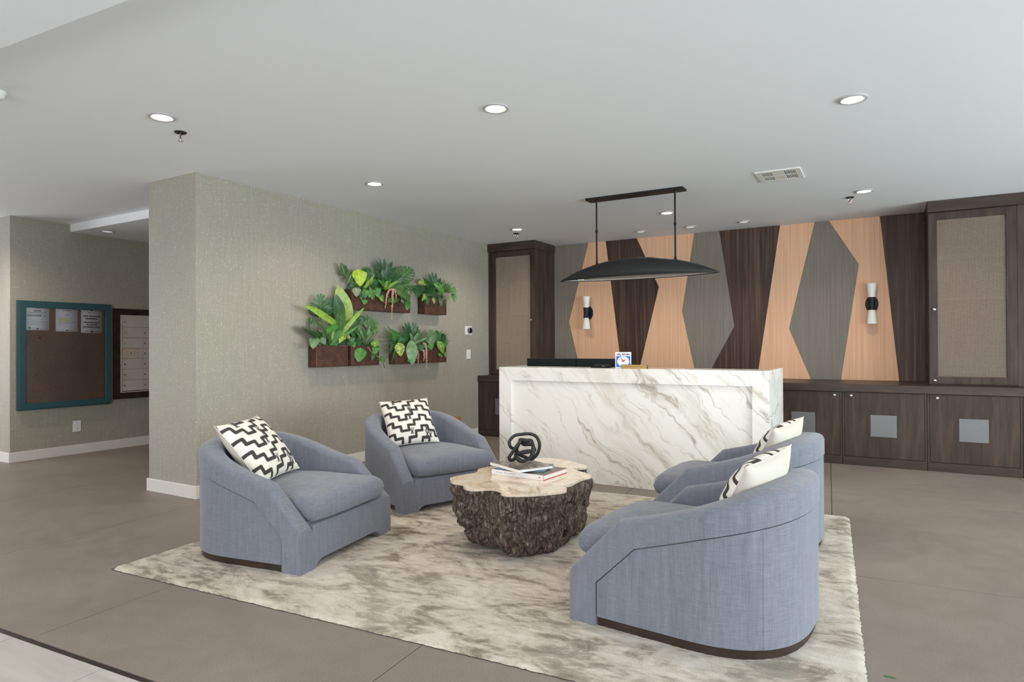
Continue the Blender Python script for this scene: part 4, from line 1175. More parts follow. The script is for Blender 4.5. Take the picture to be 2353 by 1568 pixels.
# ---------------------------------------------------------------- plants
PLANTS = [
 ('monstera_plant', 'dark split-leaf monstera rising from the large lower left rust planter', [
  ('monstera', (-4.939, 4.656, 1.571), (-4.889, 4.616, 1.808), 0.234, 'dark'),
  ('stem', (-4.959, 4.784, 1.291), (-4.939, 4.656, 1.571), 0.01, 'mid'),
 ]),
 ('birds_nest_fern', 'pale broad-leaved fern with tall paddle leaves in the lower left rust planter', [
  ('broad', (-4.959, 5.016, 1.471), (-4.949, 4.903, 1.921), 0.203, 'pale'),
  ('broad', (-4.979, 5.115, 1.57), (-4.979, 5.098, 1.938), 0.114, 'sage'),
  ('strap', (-4.939, 4.878, 1.341), (-4.869, 5.219, 1.696), 0.052, 'lime'),
  ('strap', (-4.929, 4.886, 1.354), (-4.859, 5.155, 1.518), 0.034, 'mid'),
  ('strap', (-4.949, 4.808, 1.287), (-4.929, 4.87, 1.552), 0.035, 'lime'),
  ('strap', (-4.949, 4.859, 1.286), (-4.919, 4.911, 1.511), 0.035, 'lime'),
  ('strap', (-4.939, 4.902, 1.469), (-4.839, 4.334, 1.682), 0.089, 'lime'),
 ]),
 ('rubber_plant', 'dusky pointed-leaf rubber plant between the monstera and paddle leaves', [
  ('broad', (-4.929, 4.916, 1.537), (-4.889, 4.82, 1.814), 0.128, 'dusk'),
  ('broad', (-4.959, 4.786, 1.609), (-4.939, 4.812, 1.778), 0.092, 'dusk'),
  ('heart', (-4.969, 4.567, 1.568), (-4.959, 4.536, 1.494), 0.057, 'dark'),
 ]),
 ('parlour_palm', 'feathery parlour palm spreading left from the lower left planter', [
  ('frond', (-4.939, 4.81, 1.307), (-4.859, 4.512, 1.54), 0.143, 'palm'),
  ('frond', (-4.949, 4.709, 1.341), (-4.889, 4.372, 1.466), 0.157, 'dark'),
  ('frond', (-4.929, 4.892, 1.358), (-4.889, 4.9, 1.705), 0.161, 'palm'),
  ('frond', (-4.929, 4.646, 1.332), (-4.849, 4.395, 1.433), 0.098, 'dark'),
 ]),
 ('philodendron', 'bright heart-leaf philodendron at the mouth of the large lower left planter', [
  ('heart', (-4.899, 4.828, 1.504), (-4.839, 4.642, 1.405), 0.109, 'mid'),
  ('heart', (-4.889, 4.54, 1.376), (-4.859, 4.48, 1.25), 0.103, 'sage'),
  ('heart', (-4.899, 4.623, 1.364), (-4.879, 4.666, 1.295), 0.069, 'sage'),
  ('heart', (-4.899, 4.949, 1.392), (-4.879, 4.853, 1.309), 0.068, 'vari'),
  ('heart', (-4.919, 4.999, 1.38), (-4.889, 5.027, 1.367), 0.047, 'vari'),
 ]),
 ('fan_palm', 'spiky fan palm at the top of the small lower left planter', [
  ('fan', (-4.949, 5.327, 1.478), (-4.919, 5.425, 1.624), 0.134, 'palm'),
  ('fan', (-4.929, 5.356, 1.451), (-4.869, 5.435, 1.551), 0.108, 'palm'),
  ('broad', (-4.959, 5.186, 1.51), (-4.909, 5.29, 1.589), 0.075, 'dark'),
  ('broad', (-4.959, 5.136, 1.448), (-4.919, 5.219, 1.572), 0.07, 'dark'),
  ('broad', (-4.949, 5.2, 1.36), (-4.909, 5.012, 1.445), 0.084, 'dark'),
 ]),
 ('bromeliad', 'grey-green bromeliad rosette with reddish tips in the small lower left planter', [
  ('strap', (-4.929, 5.266, 1.29), (-4.909, 5.183, 1.487), 0.04, 'sage'),
  ('strap', (-4.929, 5.272, 1.29), (-4.909, 5.245, 1.48), 0.037, 'sage'),
  ('strap', (-4.929, 5.279, 1.29), (-4.909, 5.341, 1.504), 0.04, 'sage'),
  ('strap', (-4.929, 5.291, 1.29), (-4.889, 5.397, 1.465), 0.04, 'mid'),
  ('strap', (-4.929, 5.291, 1.29), (-4.869, 5.437, 1.451), 0.037, 'rust'),
  ('strap', (-4.929, 5.253, 1.29), (-4.879, 5.108, 1.424), 0.035, 'mid'),
  ('strap', (-4.909, 5.251, 1.29), (-4.859, 5.154, 1.42), 0.035, 'rust'),
  ('strap', (-4.909, 5.263, 1.289), (-4.859, 5.319, 1.405), 0.032, 'sage'),
 ]),
 ('air_plant', 'silvery air plant tuft in the small lower left planter', [
  ('strands', (-4.909, 5.176, 1.281), (-4.879, 5.102, 1.394), 0.105, 'silver'),
 ]),
 ('pothos_vine', 'trailing pothos spilling over the small lower left planter front', [
  ('heart', (-4.919, 5.022, 1.359), (-4.889, 5.093, 1.298), 0.09, 'dark'),
  ('heart', (-4.909, 5.072, 1.316), (-4.879, 5.077, 1.264), 0.061, 'mid'),
  ('heart', (-4.874, 5.163, 1.259), (-4.864, 5.119, 1.107), 0.144, 'mid'),
  ('heart', (-4.889, 5.377, 1.339), (-4.869, 5.4, 1.267), 0.099, 'vari2'),
  ('heart', (-4.889, 5.429, 1.289), (-4.869, 5.367, 1.182), 0.09, 'mid'),
  ('heart', (-4.884, 5.417, 1.244), (-4.869, 5.328, 1.12), 0.072, 'dark'),
  ('heart', (-4.899, 5.453, 1.144), (-4.889, 5.576, 1.1), 0.063, 'mid'),
  ('vine', (-4.874, 5.27, 1.267), (-4.929, 5.615, 1.037), 0.012, 'tan'),
 ]),
 ('marble_pothos', 'dark variegated pothos leaves at the left tip of the upper long planter', [
  ('heart', (-4.959, 5.018, 2.024), (-4.919, 4.914, 2.15), 0.104, 'darkvari'),
  ('heart', (-4.949, 5.123, 2.073), (-4.909, 4.997, 1.929), 0.087, 'darkvari'),
  ('stem', (-4.959, 5.139, 1.895), (-4.959, 5.018, 2.024), 0.009, 'tan'),
  ('heart', (-4.909, 5.105, 1.934), (-4.879, 5.129, 1.947), 0.07, 'dark'),
 ]),
 ('anthurium', 'chartreuse anthurium with one big yellow-green leaf in the upper long planter', [
  ('heart', (-4.909, 5.167, 2.11), (-4.869, 5.155, 1.918), 0.162, 'chart'),
  ('stem', (-4.949, 5.202, 1.873), (-4.909, 5.167, 2.101), 0.009, 'lime'),
 ]),
 ('calathea', 'round dark calathea leaf behind the chartreuse leaf', [
  ('broad', (-4.959, 5.34, 2.0), (-4.949, 5.362, 2.143), 0.126, 'dark'),
  ('fan', (-4.979, 5.388, 2.05), (-4.969, 5.41, 2.178), 0.127, 'palm'),
 ]),
 ('bromeliad', 'green bromeliad with arching blades in the left half of the upper long planter', [
  ('strap', (-4.929, 5.294, 1.914), (-4.869, 5.378, 2.065), 0.04, 'lime'),
  ('strap', (-4.929, 5.294, 1.914), (-4.909, 5.338, 2.055), 0.037, 'mid'),
  ('strap', (-4.929, 5.307, 1.915), (-4.879, 5.416, 2.024), 0.034, 'mid'),
  ('strap', (-4.909, 5.267, 1.911), (-4.869, 5.326, 2.011), 0.036, 'lime'),
 ]),
 ('staghorn_fern', 'tall dark staghorn fern crowning the upper long planter', [
  ('broad', (-4.949, 5.615, 2.041), (-4.909, 5.51, 2.271), 0.056, 'dusk'),
  ('broad', (-4.949, 5.615, 2.069), (-4.919, 5.454, 2.23), 0.07, 'dusk'),
  ('broad', (-4.949, 5.616, 2.115), (-4.909, 5.585, 2.278), 0.045, 'dusk'),
  ('broad', (-4.949, 5.629, 2.079), (-4.909, 5.724, 2.252), 0.058, 'dusk'),
  ('broad', (-4.949, 5.629, 2.042), (-4.889, 5.764, 2.19), 0.056, 'dusk'),
  ('broad', (-4.939, 5.604, 1.956), (-4.909, 5.55, 2.152), 0.093, 'dusk'),
  ('broad', (-4.949, 5.629, 2.014), (-4.889, 5.757, 2.125), 0.056, 'dark'),
  ('broad', (-4.949, 5.601, 1.993), (-4.909, 5.436, 2.123), 0.065, 'dusk'),
  ('broad', (-4.949, 5.594, 1.974), (-4.909, 5.449, 2.06), 0.065, 'dark'),
 ]),
 ('monstera_plant', 'pale split-leaf monstera at the right end of the upper long planter', [
  ('monstera', (-4.919, 5.849, 2.045), (-4.869, 6.036, 2.203), 0.252, 'monpale'),
  ('monstera', (-4.909, 5.801, 1.969), (-4.859, 6.114, 2.01), 0.142, 'monpale'),
  ('monstera', (-4.909, 5.859, 1.945), (-4.869, 6.019, 1.906), 0.105, 'monpale'),
 ]),
 ('bromeliad', 'light green bromeliad in the middle of the upper long planter', [
  ('strap', (-4.909, 5.583, 1.916), (-4.859, 5.764, 2.025), 0.039, 'lime'),
  ('strap', (-4.909, 5.583, 1.916), (-4.879, 5.435, 2.017), 0.044, 'mid'),
  ('strap', (-4.909, 5.583, 1.916), (-4.879, 5.509, 2.037), 0.046, 'lime'),
  ('strap', (-4.909, 5.583, 1.916), (-4.869, 5.669, 2.046), 0.041, 'mid'),
  ('strap', (-4.909, 5.583, 1.916), (-4.859, 5.588, 2.015), 0.055, 'lime'),
 ]),
 ('areca_palm', 'areca palm frond arching right over the upper long planter', [
  ('frond', (-4.909, 5.645, 1.976), (-4.849, 5.956, 1.82), 0.176, 'palm'),
  ('frond', (-4.939, 5.652, 1.959), (-4.909, 5.889, 2.091), 0.14, 'dark'),
  ('frond', (-4.929, 5.626, 1.938), (-4.879, 5.897, 1.994), 0.158, 'palm'),
 ]),
 ('trailing_ivy', 'mixed ivy and heart leaves trailing over the upper long planter front', [
  ('heart', (-4.889, 5.109, 1.907), (-4.869, 5.099, 1.803), 0.1, 'silver'),
  ('heart', (-4.889, 5.239, 1.899), (-4.869, 5.236, 1.801), 0.079, 'mid'),
  ('heart', (-4.889, 5.201, 1.852), (-4.869, 5.229, 1.783), 0.062, 'dark'),
  ('heart', (-4.879, 5.234, 1.788), (-4.869, 5.214, 1.722), 0.063, 'mid'),
  ('frond', (-4.889, 5.322, 1.932), (-4.869, 5.351, 1.794), 0.08, 'mid'),
  ('heart', (-4.889, 5.426, 1.935), (-4.869, 5.434, 1.817), 0.09, 'mid'),
  ('heart', (-4.879, 5.448, 1.823), (-4.869, 5.537, 1.775), 0.063, 'vari2'),
  ('heart', (-4.879, 5.659, 1.818), (-4.869, 5.598, 1.772), 0.046, 'mid'),
  ('heart', (-4.879, 5.779, 1.83), (-4.869, 5.682, 1.758), 0.071, 'mid'),
  ('heart', (-4.879, 5.83, 1.814), (-4.869, 5.883, 1.778), 0.043, 'sage'),
  ('heart', (-4.889, 5.975, 1.818), (-4.879, 5.947, 1.696), 0.082, 'mid'),
  ('heart', (-4.879, 5.488, 1.853), (-4.869, 5.516, 1.79), 0.055, 'dark'),
  ('heart', (-4.879, 5.291, 1.876), (-4.869, 5.293, 1.804), 0.053, 'mid'),
  ('heart', (-4.909, 5.197, 1.888), (-4.879, 5.177, 1.771), 0.07, 'dark'),
  ('heart', (-4.909, 5.469, 1.98), (-4.879, 5.356, 1.916), 0.073, 'dark'),
  ('broad', (-4.909, 5.402, 1.957), (-4.889, 5.46, 2.015), 0.054, 'dark'),
 ]),
 ('hanging_amaranth', 'pink beaded amaranth tassels hanging from the upper long planter', [
  ('beads', (-4.879, 5.666, 1.925), (-4.859, 5.543, 1.705), 0.022, 'pink'),
  ('beads', (-4.879, 5.694, 1.922), (-4.859, 5.651, 1.583), 0.022, 'pink'),
  ('beads', (-4.879, 5.68, 1.926), (-4.859, 5.73, 1.83), 0.02, 'pink'),
 ]),
 ('philodendron', 'large dark heart leaf between the upper long and upper small planters', [
  ('heart', (-4.899, 6.18, 2.018), (-4.859, 6.113, 1.859), 0.163, 'dark'),
  ('heart', (-4.909, 6.115, 2.023), (-4.879, 6.031, 1.937), 0.098, 'dark'),
 ]),
 ('staghorn_fern', 'upright dark staghorn fern in the upper small planter', [
  ('broad', (-4.939, 6.508, 1.984), (-4.919, 6.413, 2.187), 0.049, 'dusk'),
  ('broad', (-4.939, 6.516, 1.995), (-4.919, 6.487, 2.208), 0.047, 'dusk'),
  ('broad', (-4.939, 6.542, 1.996), (-4.909, 6.554, 2.202), 0.054, 'dusk'),
  ('broad', (-4.939, 6.576, 1.999), (-4.889, 6.63, 2.14), 0.054, 'dusk'),
  ('broad', (-4.949, 6.504, 1.994), (-4.919, 6.294, 2.11), 0.072, 'dark'),
  ('heart', (-4.929, 6.363, 2.064), (-4.889, 6.16, 2.03), 0.086, 'vari'),
  ('broad', (-4.939, 6.458, 1.98), (-4.909, 6.305, 2.058), 0.092, 'dark'),
  ('broad', (-4.929, 6.545, 1.986), (-4.889, 6.57, 2.12), 0.062, 'dark'),
 ]),
 ('fan_palm', 'fine-bladed fan palm on the right of the upper small planter', [
  ('fan', (-4.949, 6.728, 1.969), (-4.919, 6.848, 2.156), 0.241, 'palm'),
  ('fan', (-4.939, 6.732, 1.979), (-4.889, 6.842, 2.069), 0.168, 'palm'),
 ]),
 ('philodendron', 'mid-green arrow leaf over the upper small planter', [
  ('heart', (-4.909, 6.503, 2.059), (-4.859, 6.666, 1.95), 0.113, 'mid'),
 ]),
 ('spider_plant', 'two white-striped spider plant tufts on the rim of the upper small planter', [
  ('strands', (-4.909, 6.369, 1.892), (-4.859, 6.304, 1.995), 0.192, 'silver'),
  ('strands', (-4.899, 6.547, 1.897), (-4.849, 6.473, 2.007), 0.205, 'silver'),
  ('strands', (-4.899, 6.677, 1.905), (-4.849, 6.732, 1.922), 0.167, 'silver'),
 ]),
 ('pothos_vine', 'small pothos leaves hanging over the upper small planter front', [
  ('heart', (-4.879, 6.297, 1.906), (-4.869, 6.212, 1.821), 0.06, 'vari2'),
  ('heart', (-4.879, 6.33, 1.878), (-4.869, 6.313, 1.778), 0.062, 'dark'),
  ('heart', (-4.879, 6.453, 1.88), (-4.869, 6.47, 1.8), 0.041, 'vari'),
  ('heart', (-4.879, 6.597, 1.895), (-4.869, 6.614, 1.766), 0.062, 'dark'),
  ('heart', (-4.909, 6.861, 2.029), (-4.869, 6.926, 1.947), 0.101, 'mid'),
  ('heart', (-4.909, 6.897, 1.968), (-4.879, 6.927, 1.849), 0.085, 'mid'),
 ]),
 ('palm_seedling', 'drooping palm frond on the left end of the lower right planter', [
  ('fan', (-4.929, 5.821, 1.317), (-4.869, 5.473, 1.307), 0.247, 'dark'),
 ]),
 ('marble_pothos', 'variegated pothos on the left of the lower right planter', [
  ('heart', (-4.939, 5.833, 1.336), (-4.899, 5.68, 1.475), 0.1, 'mid'),
  ('heart', (-4.929, 5.835, 1.326), (-4.889, 5.92, 1.364), 0.095, 'dark'),
  ('heart', (-4.879, 5.783, 1.316), (-4.859, 5.809, 1.156), 0.122, 'vari'),
  ('heart', (-4.909, 5.884, 1.288), (-4.889, 5.788, 1.345), 0.067, 'mid'),
 ]),
 ('staghorn_fern', 'dark staghorn fern with finger lobes in the lower right planter', [
  ('broad', (-4.949, 6.083, 1.327), (-4.919, 5.898, 1.522), 0.059, 'dusk'),
  ('broad', (-4.949, 6.083, 1.346), (-4.919, 5.95, 1.559), 0.049, 'dusk'),
  ('broad', (-4.949, 6.098, 1.347), (-4.919, 6.014, 1.577), 0.045, 'dusk'),
  ('broad', (-4.949, 6.114, 1.347), (-4.919, 6.109, 1.572), 0.043, 'dusk'),
  ('broad', (-4.949, 6.122, 1.347), (-4.909, 6.152, 1.561), 0.043, 'dusk'),
  ('broad', (-4.949, 6.129, 1.337), (-4.899, 6.224, 1.48), 0.051, 'dusk'),
  ('broad', (-4.949, 6.137, 1.327), (-4.889, 6.262, 1.411), 0.059, 'dusk'),
  ('broad', (-4.939, 6.04, 1.327), (-4.909, 5.9, 1.436), 0.092, 'dark'),
  ('broad', (-4.949, 6.129, 1.337), (-4.909, 6.198, 1.525), 0.047, 'dusk'),
  ('broad', (-4.949, 6.137, 1.332), (-4.899, 6.256, 1.446), 0.049, 'dusk'),
 ]),
 ('bromeliad', 'bromeliad with a big pale drooping pad leaf in the lower right planter', [
  ('broad', (-4.879, 6.02, 1.341), (-4.859, 6.016, 1.046), 0.131, 'pad'),
  ('strap', (-4.919, 6.076, 1.307), (-4.889, 6.002, 1.437), 0.049, 'sage'),
  ('strap', (-4.919, 6.092, 1.307), (-4.889, 6.172, 1.44), 0.045, 'sage'),
  ('strap', (-4.919, 6.092, 1.297), (-4.859, 6.3, 1.382), 0.035, 'sage'),
 ]),
 ('peperomia', 'round sage-green leaf plant in the right half of the lower right planter', [
  ('broad', (-4.929, 6.482, 1.307), (-4.899, 6.402, 1.484), 0.168, 'sage'),
  ('broad', (-4.929, 6.524, 1.307), (-4.889, 6.625, 1.431), 0.082, 'dark'),
  ('broad', (-4.919, 6.427, 1.287), (-4.889, 6.488, 1.439), 0.091, 'sage'),
  ('heart', (-4.889, 6.388, 1.307), (-4.869, 6.394, 1.226), 0.091, 'mid'),
 ]),
 ('fan_palm', 'small fan palm at the right end of the lower right planter', [
  ('fan', (-4.949, 6.645, 1.328), (-4.909, 6.74, 1.475), 0.198, 'palm'),
  ('fan', (-4.939, 6.657, 1.318), (-4.889, 6.783, 1.37), 0.135, 'palm'),
 ]),
 ('pothos_vine', 'lime pothos leaves over the right front of the lower right planter', [
  ('heart', (-4.879, 6.534, 1.338), (-4.859, 6.631, 1.178), 0.102, 'vari2'),
  ('heart', (-4.909, 6.721, 1.286), (-4.889, 6.765, 1.344), 0.073, 'mid'),
  ('heart', (-4.879, 6.541, 1.169), (-4.869, 6.63, 1.141), 0.051, 'mid'),
  ('heart', (-4.889, 6.728, 1.192), (-4.879, 6.705, 1.13), 0.042, 'mid'),
  ('heart', (-4.889, 6.194, 1.297), (-4.869, 6.192, 1.213), 0.109, 'dark'),
  ('heart', (-4.879, 6.293, 1.247), (-4.869, 6.296, 1.187), 0.07, 'dark'),
  ('heart', (-4.879, 5.966, 1.124), (-4.869, 5.983, 1.085), 0.067, 'mid'),
 ]),
 ('hanging_amaranth', 'pinkish amaranth tassels hanging from the lower right planter', [
  ('beads', (-4.879, 6.111, 1.229), (-4.859, 6.124, 1.064), 0.022, 'pink'),
  ('beads', (-4.879, 6.261, 1.307), (-4.859, 6.29, 1.003), 0.024, 'pink'),
  ('beads', (-4.879, 6.221, 1.228), (-4.859, 6.242, 1.099), 0.022, 'pink'),
 ]),
]


# low filler foliage along each planter mouth
FILL = ['dark ivy sprigs filling the mouth of the large lower left planter', 'dark ivy sprigs filling the mouth of the second lower planter', 'dark ivy sprigs filling the mouth of the upper long planter', 'dark ivy sprigs filling the mouth of the upper short planter', 'dark ivy sprigs filling the mouth of the lower right planter']
rf = random.Random(77)
for (y0, y1, z0, z1, _), lb in zip(BOX, FILL):
    L = []; n = int(30 * (y1 - y0)) + 5
    for k in range(n):
        y = y0 + .03 + (y1 - y0 - .06) * (k + rf.uniform(.1, .9)) / n
        x = XW + rf.uniform(.02, .07); up = rf.uniform(-.01, .13); l = rf.uniform(.07, .12)
        B = (x, y, z1 - .01 + max(0, up * .4)); a = rf.uniform(-1, 1)
        Tp = (x + rf.uniform(.0, .04), y + a * l * .7, B[2] + up)
        L.append((rf.choice(('heart', 'heart', 'broad')), B, Tp, rf.uniform(.045, .085), rf.choice(('dark', 'dark', 'mid', 'palm', 'dusk', 'sage'))))
    for k in range(max(2, int(5 * (y1 - y0)))):
        y = rf.uniform(y0 + .05, y1 - .05); a = rf.uniform(-.12, .12)
        L.append(('frond', (XW + .05, y, z1 - .01), (XW + rf.uniform(.07, .15), y + a, z1 + rf.uniform(.12, .2)), rf.uniform(.11, .16), rf.choice(('palm', 'dark', 'mid'))))
    PLANTS.append(('ivy', lb, L))

NV = Vector((.78, -.55, .30)).normalized()
def leaf_mesh(kind, B, Tp, w, seed, name, mat):
    rnd = random.Random(seed)
    L = (Tp - B); ln = L.length; ax = L.normalized()
    N = (NV + Vector((rnd.uniform(-.25, .25), rnd.uniform(-.3, .3), rnd.uniform(-.25, .25)))).normalized()
    N = (N - ax * N.dot(ax)); N = N.normalized() if N.length > .1 else Vector((1, 0, 0))
    S = ax.cross(N).normalized()
    mb = MB(); uv = []
    def grid(nt, ns, half, bulge, fold, keep=None, wav=0):
        base = len(mb.v)
        for i in range(nt + 1):
            t_ = i / nt; c = B + L * t_ + N * (bulge * 4 * t_ * (1 - t_))
            hw = half(t_)
            for j in range(ns + 1):
                s_ = -1 + 2 * j / ns
                q = c + S * (s_ * hw) + N * (fold * abs(s_) * hw * (1 if kind != 'pad' else .5) + wav * math.sin(t_ * 17 + s_ * 3) * abs(s_) * hw)
                mb.v.append(tuple(q)); uv.append((.5 + s_ * .5, t_))
        for i in range(nt):
            for j in range(ns):
                if keep and not keep((i + .5) / nt, -1 + 2 * (j + .5) / ns): continue
                a = base + i * (ns + 1) + j; mb.f.append((a, a + 1, a + ns + 2, a + ns + 1))
    b = rnd.uniform(.03, .09) * ln
    if kind == 'heart':
        def half(t_):
            if t_ < .28: return w / 2 * (math.sin(t_ / .28 * math.pi / 2) ** .55) * (.55 + .45 * t_ / .28)
            return w / 2 * max(0, math.cos((t_ - .28) / .72 * math.pi / 2)) ** .75
        grid(12, 6, half, b, .28, None, .10)
        st = B - ax * .0 ; mb2 = None
    elif kind == 'broad':
        grid(12, 6, lambda t_: w / 2 * max(.0, math.sin(math.pi * min(1, t_ ** .85 * .97 + .03))) ** .75 + .002 * (1 - t_), b, .22, None, .05)
    elif kind == 'strap':
        grid(12, 4, lambda t_: w / 2 * (1 - t_ ** 3.2) ** .8 * (.75 + .25 * t_ * 2 if t_ < .5 else 1) + .0005, max(b, .025), .35)
    elif kind == 'stem' or kind == 'vine':
        pts = [B + L * (i / 8) + N * (.03 * math.sin(i / 8 * math.pi)) + S * (.012 * math.sin(i * .9)) for i in range(9)]
        mb.tube(pts, w / 2, 6); uv += [(.5, .5)] * (9 * 6)
    elif kind == 'monstera':
        ns = 14; nt = 34
        def half(t_):
            if t_ < .3: return w / 2 * (math.sin(t_ / .3 * math.pi / 2) ** .5)
            return w / 2 * max(0, math.cos((t_ - .3) / .7 * math.pi / 2)) ** .6
        def keep(t_, s_):
            q = (t_ + .30 * abs(s_) ** 1.2 - .30 * abs(s_)) if False else t_ - .22 * abs(s_)
            f = (q * 6.2) % 1.0
            return not (abs(s_) > .34 and f < .34 and .02 < q < .86)
        grid(nt, ns, half, b, .18, keep, .04)
    elif kind == 'frond':
        pts = [B + L * (i / 10) + N * (.10 * ln * math.sin(i / 10 * math.pi)) for i in range(11)]
        mb.tube(pts, .0035, 5); uv += [(.5, .5)] * 55
        for i in range(3, 24):
            t_ = i / 24; c = B + L * t_ + N * (.10 * ln * math.sin(t_ * math.pi))
            for sg in (-1, 1):
                l = w / 2 * (math.sin(math.pi * (.12 + .80 * t_))) * rnd.uniform(.85, 1.1)
                d = (S * sg * .85 + ax * .62 + N * rnd.uniform(-.18, .12)).normalized(); sd = ax * .0105 + N * .003
                k = len(mb.v); mb.v += [tuple(c - sd * .5), tuple(c + sd * .5), tuple(c + d * l * .5 + sd * 1.15), tuple(c + d * l * .5 - sd * .85), tuple(c + d * l - Vector((0, 0, .06 * l)))]
                uv += [(.2, .1), (.8, .1), (.8, .5), (.2, .5), (.5, 1)]
                mb.f += [(k, k + 1, k + 2, k + 3), (k + 3, k + 2, k + 4)]
    elif kind == 'fan':
        n = 19
        for i in range(n):
            a = (i / (n - 1) - .5) * R(118); d = (ax * math.cos(a) + S * math.sin(a) * 1.0 + N * rnd.uniform(-.12, .16)).normalized()
            l = ln * (.80 + .22 * math.cos(a)) * rnd.uniform(.85, 1.05); sd = d.cross(N).normalized() * .0075
            st = B + d * (.04 * ln)
            k = len(mb.v); mb.v += [tuple(st - sd * .3), tuple(st + sd * .3), tuple(B + d * l * .55 + sd + N * .006), tuple(B + d * l * .55 - sd + N * .006), tuple(B + d * l - Vector((0, 0, .04 * l)))]
            uv += [(.2, .1), (.8, .1), (.8, .5), (.2, .5), (.5, 1)]
            mb.f += [(k, k + 1, k + 2, k + 3), (k + 3, k + 2, k + 4)]
    elif kind == 'strands':
        for i in range(22):
            a = rnd.uniform(-1.35, 1.35); d = (ax * math.cos(a) + S * math.sin(a) + N * rnd.uniform(-.1, .7)).normalized(); l = w * rnd.uniform(.42, .72)
            sd = d.cross(N).normalized() * .0034
            prev = None
            for q in range(6):
                f = q / 5; c = B + d * l * f - Vector((0, 0, 1)) * (l * .55 * f * f); ww = (1 - f) * .9 + .1
                k = len(mb.v); mb.v += [tuple(c - sd * ww), tuple(c + sd * ww)]; uv += [(.3, f), (.7, f)]
                if prev is not None: mb.f.append((prev, prev + 1, k + 1, k))
                prev = k
    elif kind == 'beads':
        n = max(8, int(ln / .0075))
        mid = Vector(((B.x + Tp.x) / 2 + .02, (B.y + Tp.y) / 2 + (Tp.y - B.y) * .35, max(B.z, Tp.z) + .0))
        for i in range(n):
            f = i / (n - 1); c = B * (1 - f) ** 2 + mid * 2 * f * (1 - f) + Tp * f * f
            r = w * .85 * (1.0 - .45 * f)
            for q in range(3):
                a = rnd.uniform(0, 6.28); o = Vector((math.cos(a), math.sin(a), rnd.uniform(-.4, .4))) * r * .6
                p = c + o; rr_ = r * rnd.uniform(.45, .7); k = len(mb.v)
                mb.v += [tuple(p + Vector(e) * rr_) for e in ((1, 0, 0), (-1, 0, 0), (0, 1, 0), (0, -1, 0), (0, 0, 1), (0, 0, -1))]
                mb.f += [(k, k + 2, k + 4), (k + 2, k + 1, k + 4), (k + 1, k + 3, k + 4), (k + 3, k, k + 4), (k + 2, k, k + 5), (k + 1, k + 2, k + 5), (k + 3, k + 1, k + 5), (k, k + 3, k + 5)]
                uv += [(.5, .5)] * 6
    O = ORG
    me = bpy.data.meshes.new(name)
    me.from_pydata([(v[0] - O[0], v[1] - O[1], v[2] - O[2]) for v in mb.v], [], mb.f)
    me.materials.append(M[mat])
    ul = me.uv_layers.new(name='uv')
    for lp in me.loops: ul.data[lp.index].uv = uv[lp.vertex_index]
    if kind in ('heart', 'broad', 'strap', 'monstera', 'stem', 'vine'): me.shade_smooth()
    return me
PN = {'frond': 'palm_frond', 'fan': 'fan_leaf', 'stem': 'stem', 'vine': 'vine_stem', 'beads': 'tassel', 'strands': 'leaf_tuft'}
seed = 100
for (nm, lb, leaves) in PLANTS:
    zs = [b[2] for _, b, t_, _, _ in leaves]; b0 = leaves[0][1]
    ORG = (b0[0], sum(b[1] for _, b, _, _, _ in leaves) / len(leaves), min(zs))
    t = thing(nm, lb, 'plant', ORG, 0, 'plants in the wall planters')
    for (kind, b, tp, w, mt_) in leaves:
        seed += 1
        pn = PN.get(kind, 'leaf')
        link(pn, leaf_mesh(kind, Vector(b), Vector(tp), w, seed, pn, mt_), t)
        if kind in ('heart', 'broad', 'strap', 'monstera') and kind != 'strap':
            # petiole running back into the planter
            rnd = random.Random(seed); B = Vector(b); pz = 1.27 if B.z < 1.62 else 1.87
            E_ = Vector((XW + .06, B.y + (ORG[1] - B.y) * .35, pz - .02))
            if (E_ - B).length < .5 and nm not in ('pothos_vine', 'trailing_ivy', 'marble_pothos', 'philodendron') or (E_ - B).length < .12:
                md = (B + E_) / 2 + Vector((.02, 0, .01))
                mbp = MB().tube([tuple(B - Vector(ORG)), tuple(md - Vector(ORG)), tuple(E_ - Vector(ORG))], .0028, 5)
                link('petiole', mbp.mesh('petiole', 'mid' if mt_ not in ('tan',) else 'tan', True), t)

# ---------------------------------------------------------------- small fittings on the planter wall
t = thing('thermostat', 'white square thermostat with round dark dial on the planter wall', 'thermostat', (XW, 7.42, 1.42))
part('plate', MB().box(0, .008, -.081, .081, .005, .126), 'plastic', t, bevel=.003)
part('dial', MB().lathe([(.040, .008), (.042, .020), (.040, .034), (.033, .040)], (0, .012, .066), 0, 32), 'steel', t, 40)
part('display', MB().lathe([(.0375, .0385), (.034, .0412), (.020, .0425), (.001, .0428)], (0, .012, .066), 0, 32), 'lcd', t, 40)
t = thing('light_switch', 'white rocker light switch below the thermostat', 'switch', (XW, 7.425, 1.092))
part('plate', MB().box(0, .006, -.05, .05, 0, .128), 'plastic', t, bevel=.002)
part('rocker', MB().box(.006, .010, -.022, .022, .03, .1), 'plastic', t, bevel=.002)
part('indicator', MB().box(.010, .0108, .004, .012, .036, .042), 'ink', t)
t = thing('outlet_plate', 'orange outlet plate low on the planter wall behind the back left armchair', 'outlet', (XW, 7.17, .20))
part('plate', MB().box(0, .006, -.06, .06, 0, .115), 'orange', t, bevel=.002)
part('edge_strip', MB().box(.0, .0075, .054, .062, 0, .115), 'brass', t)

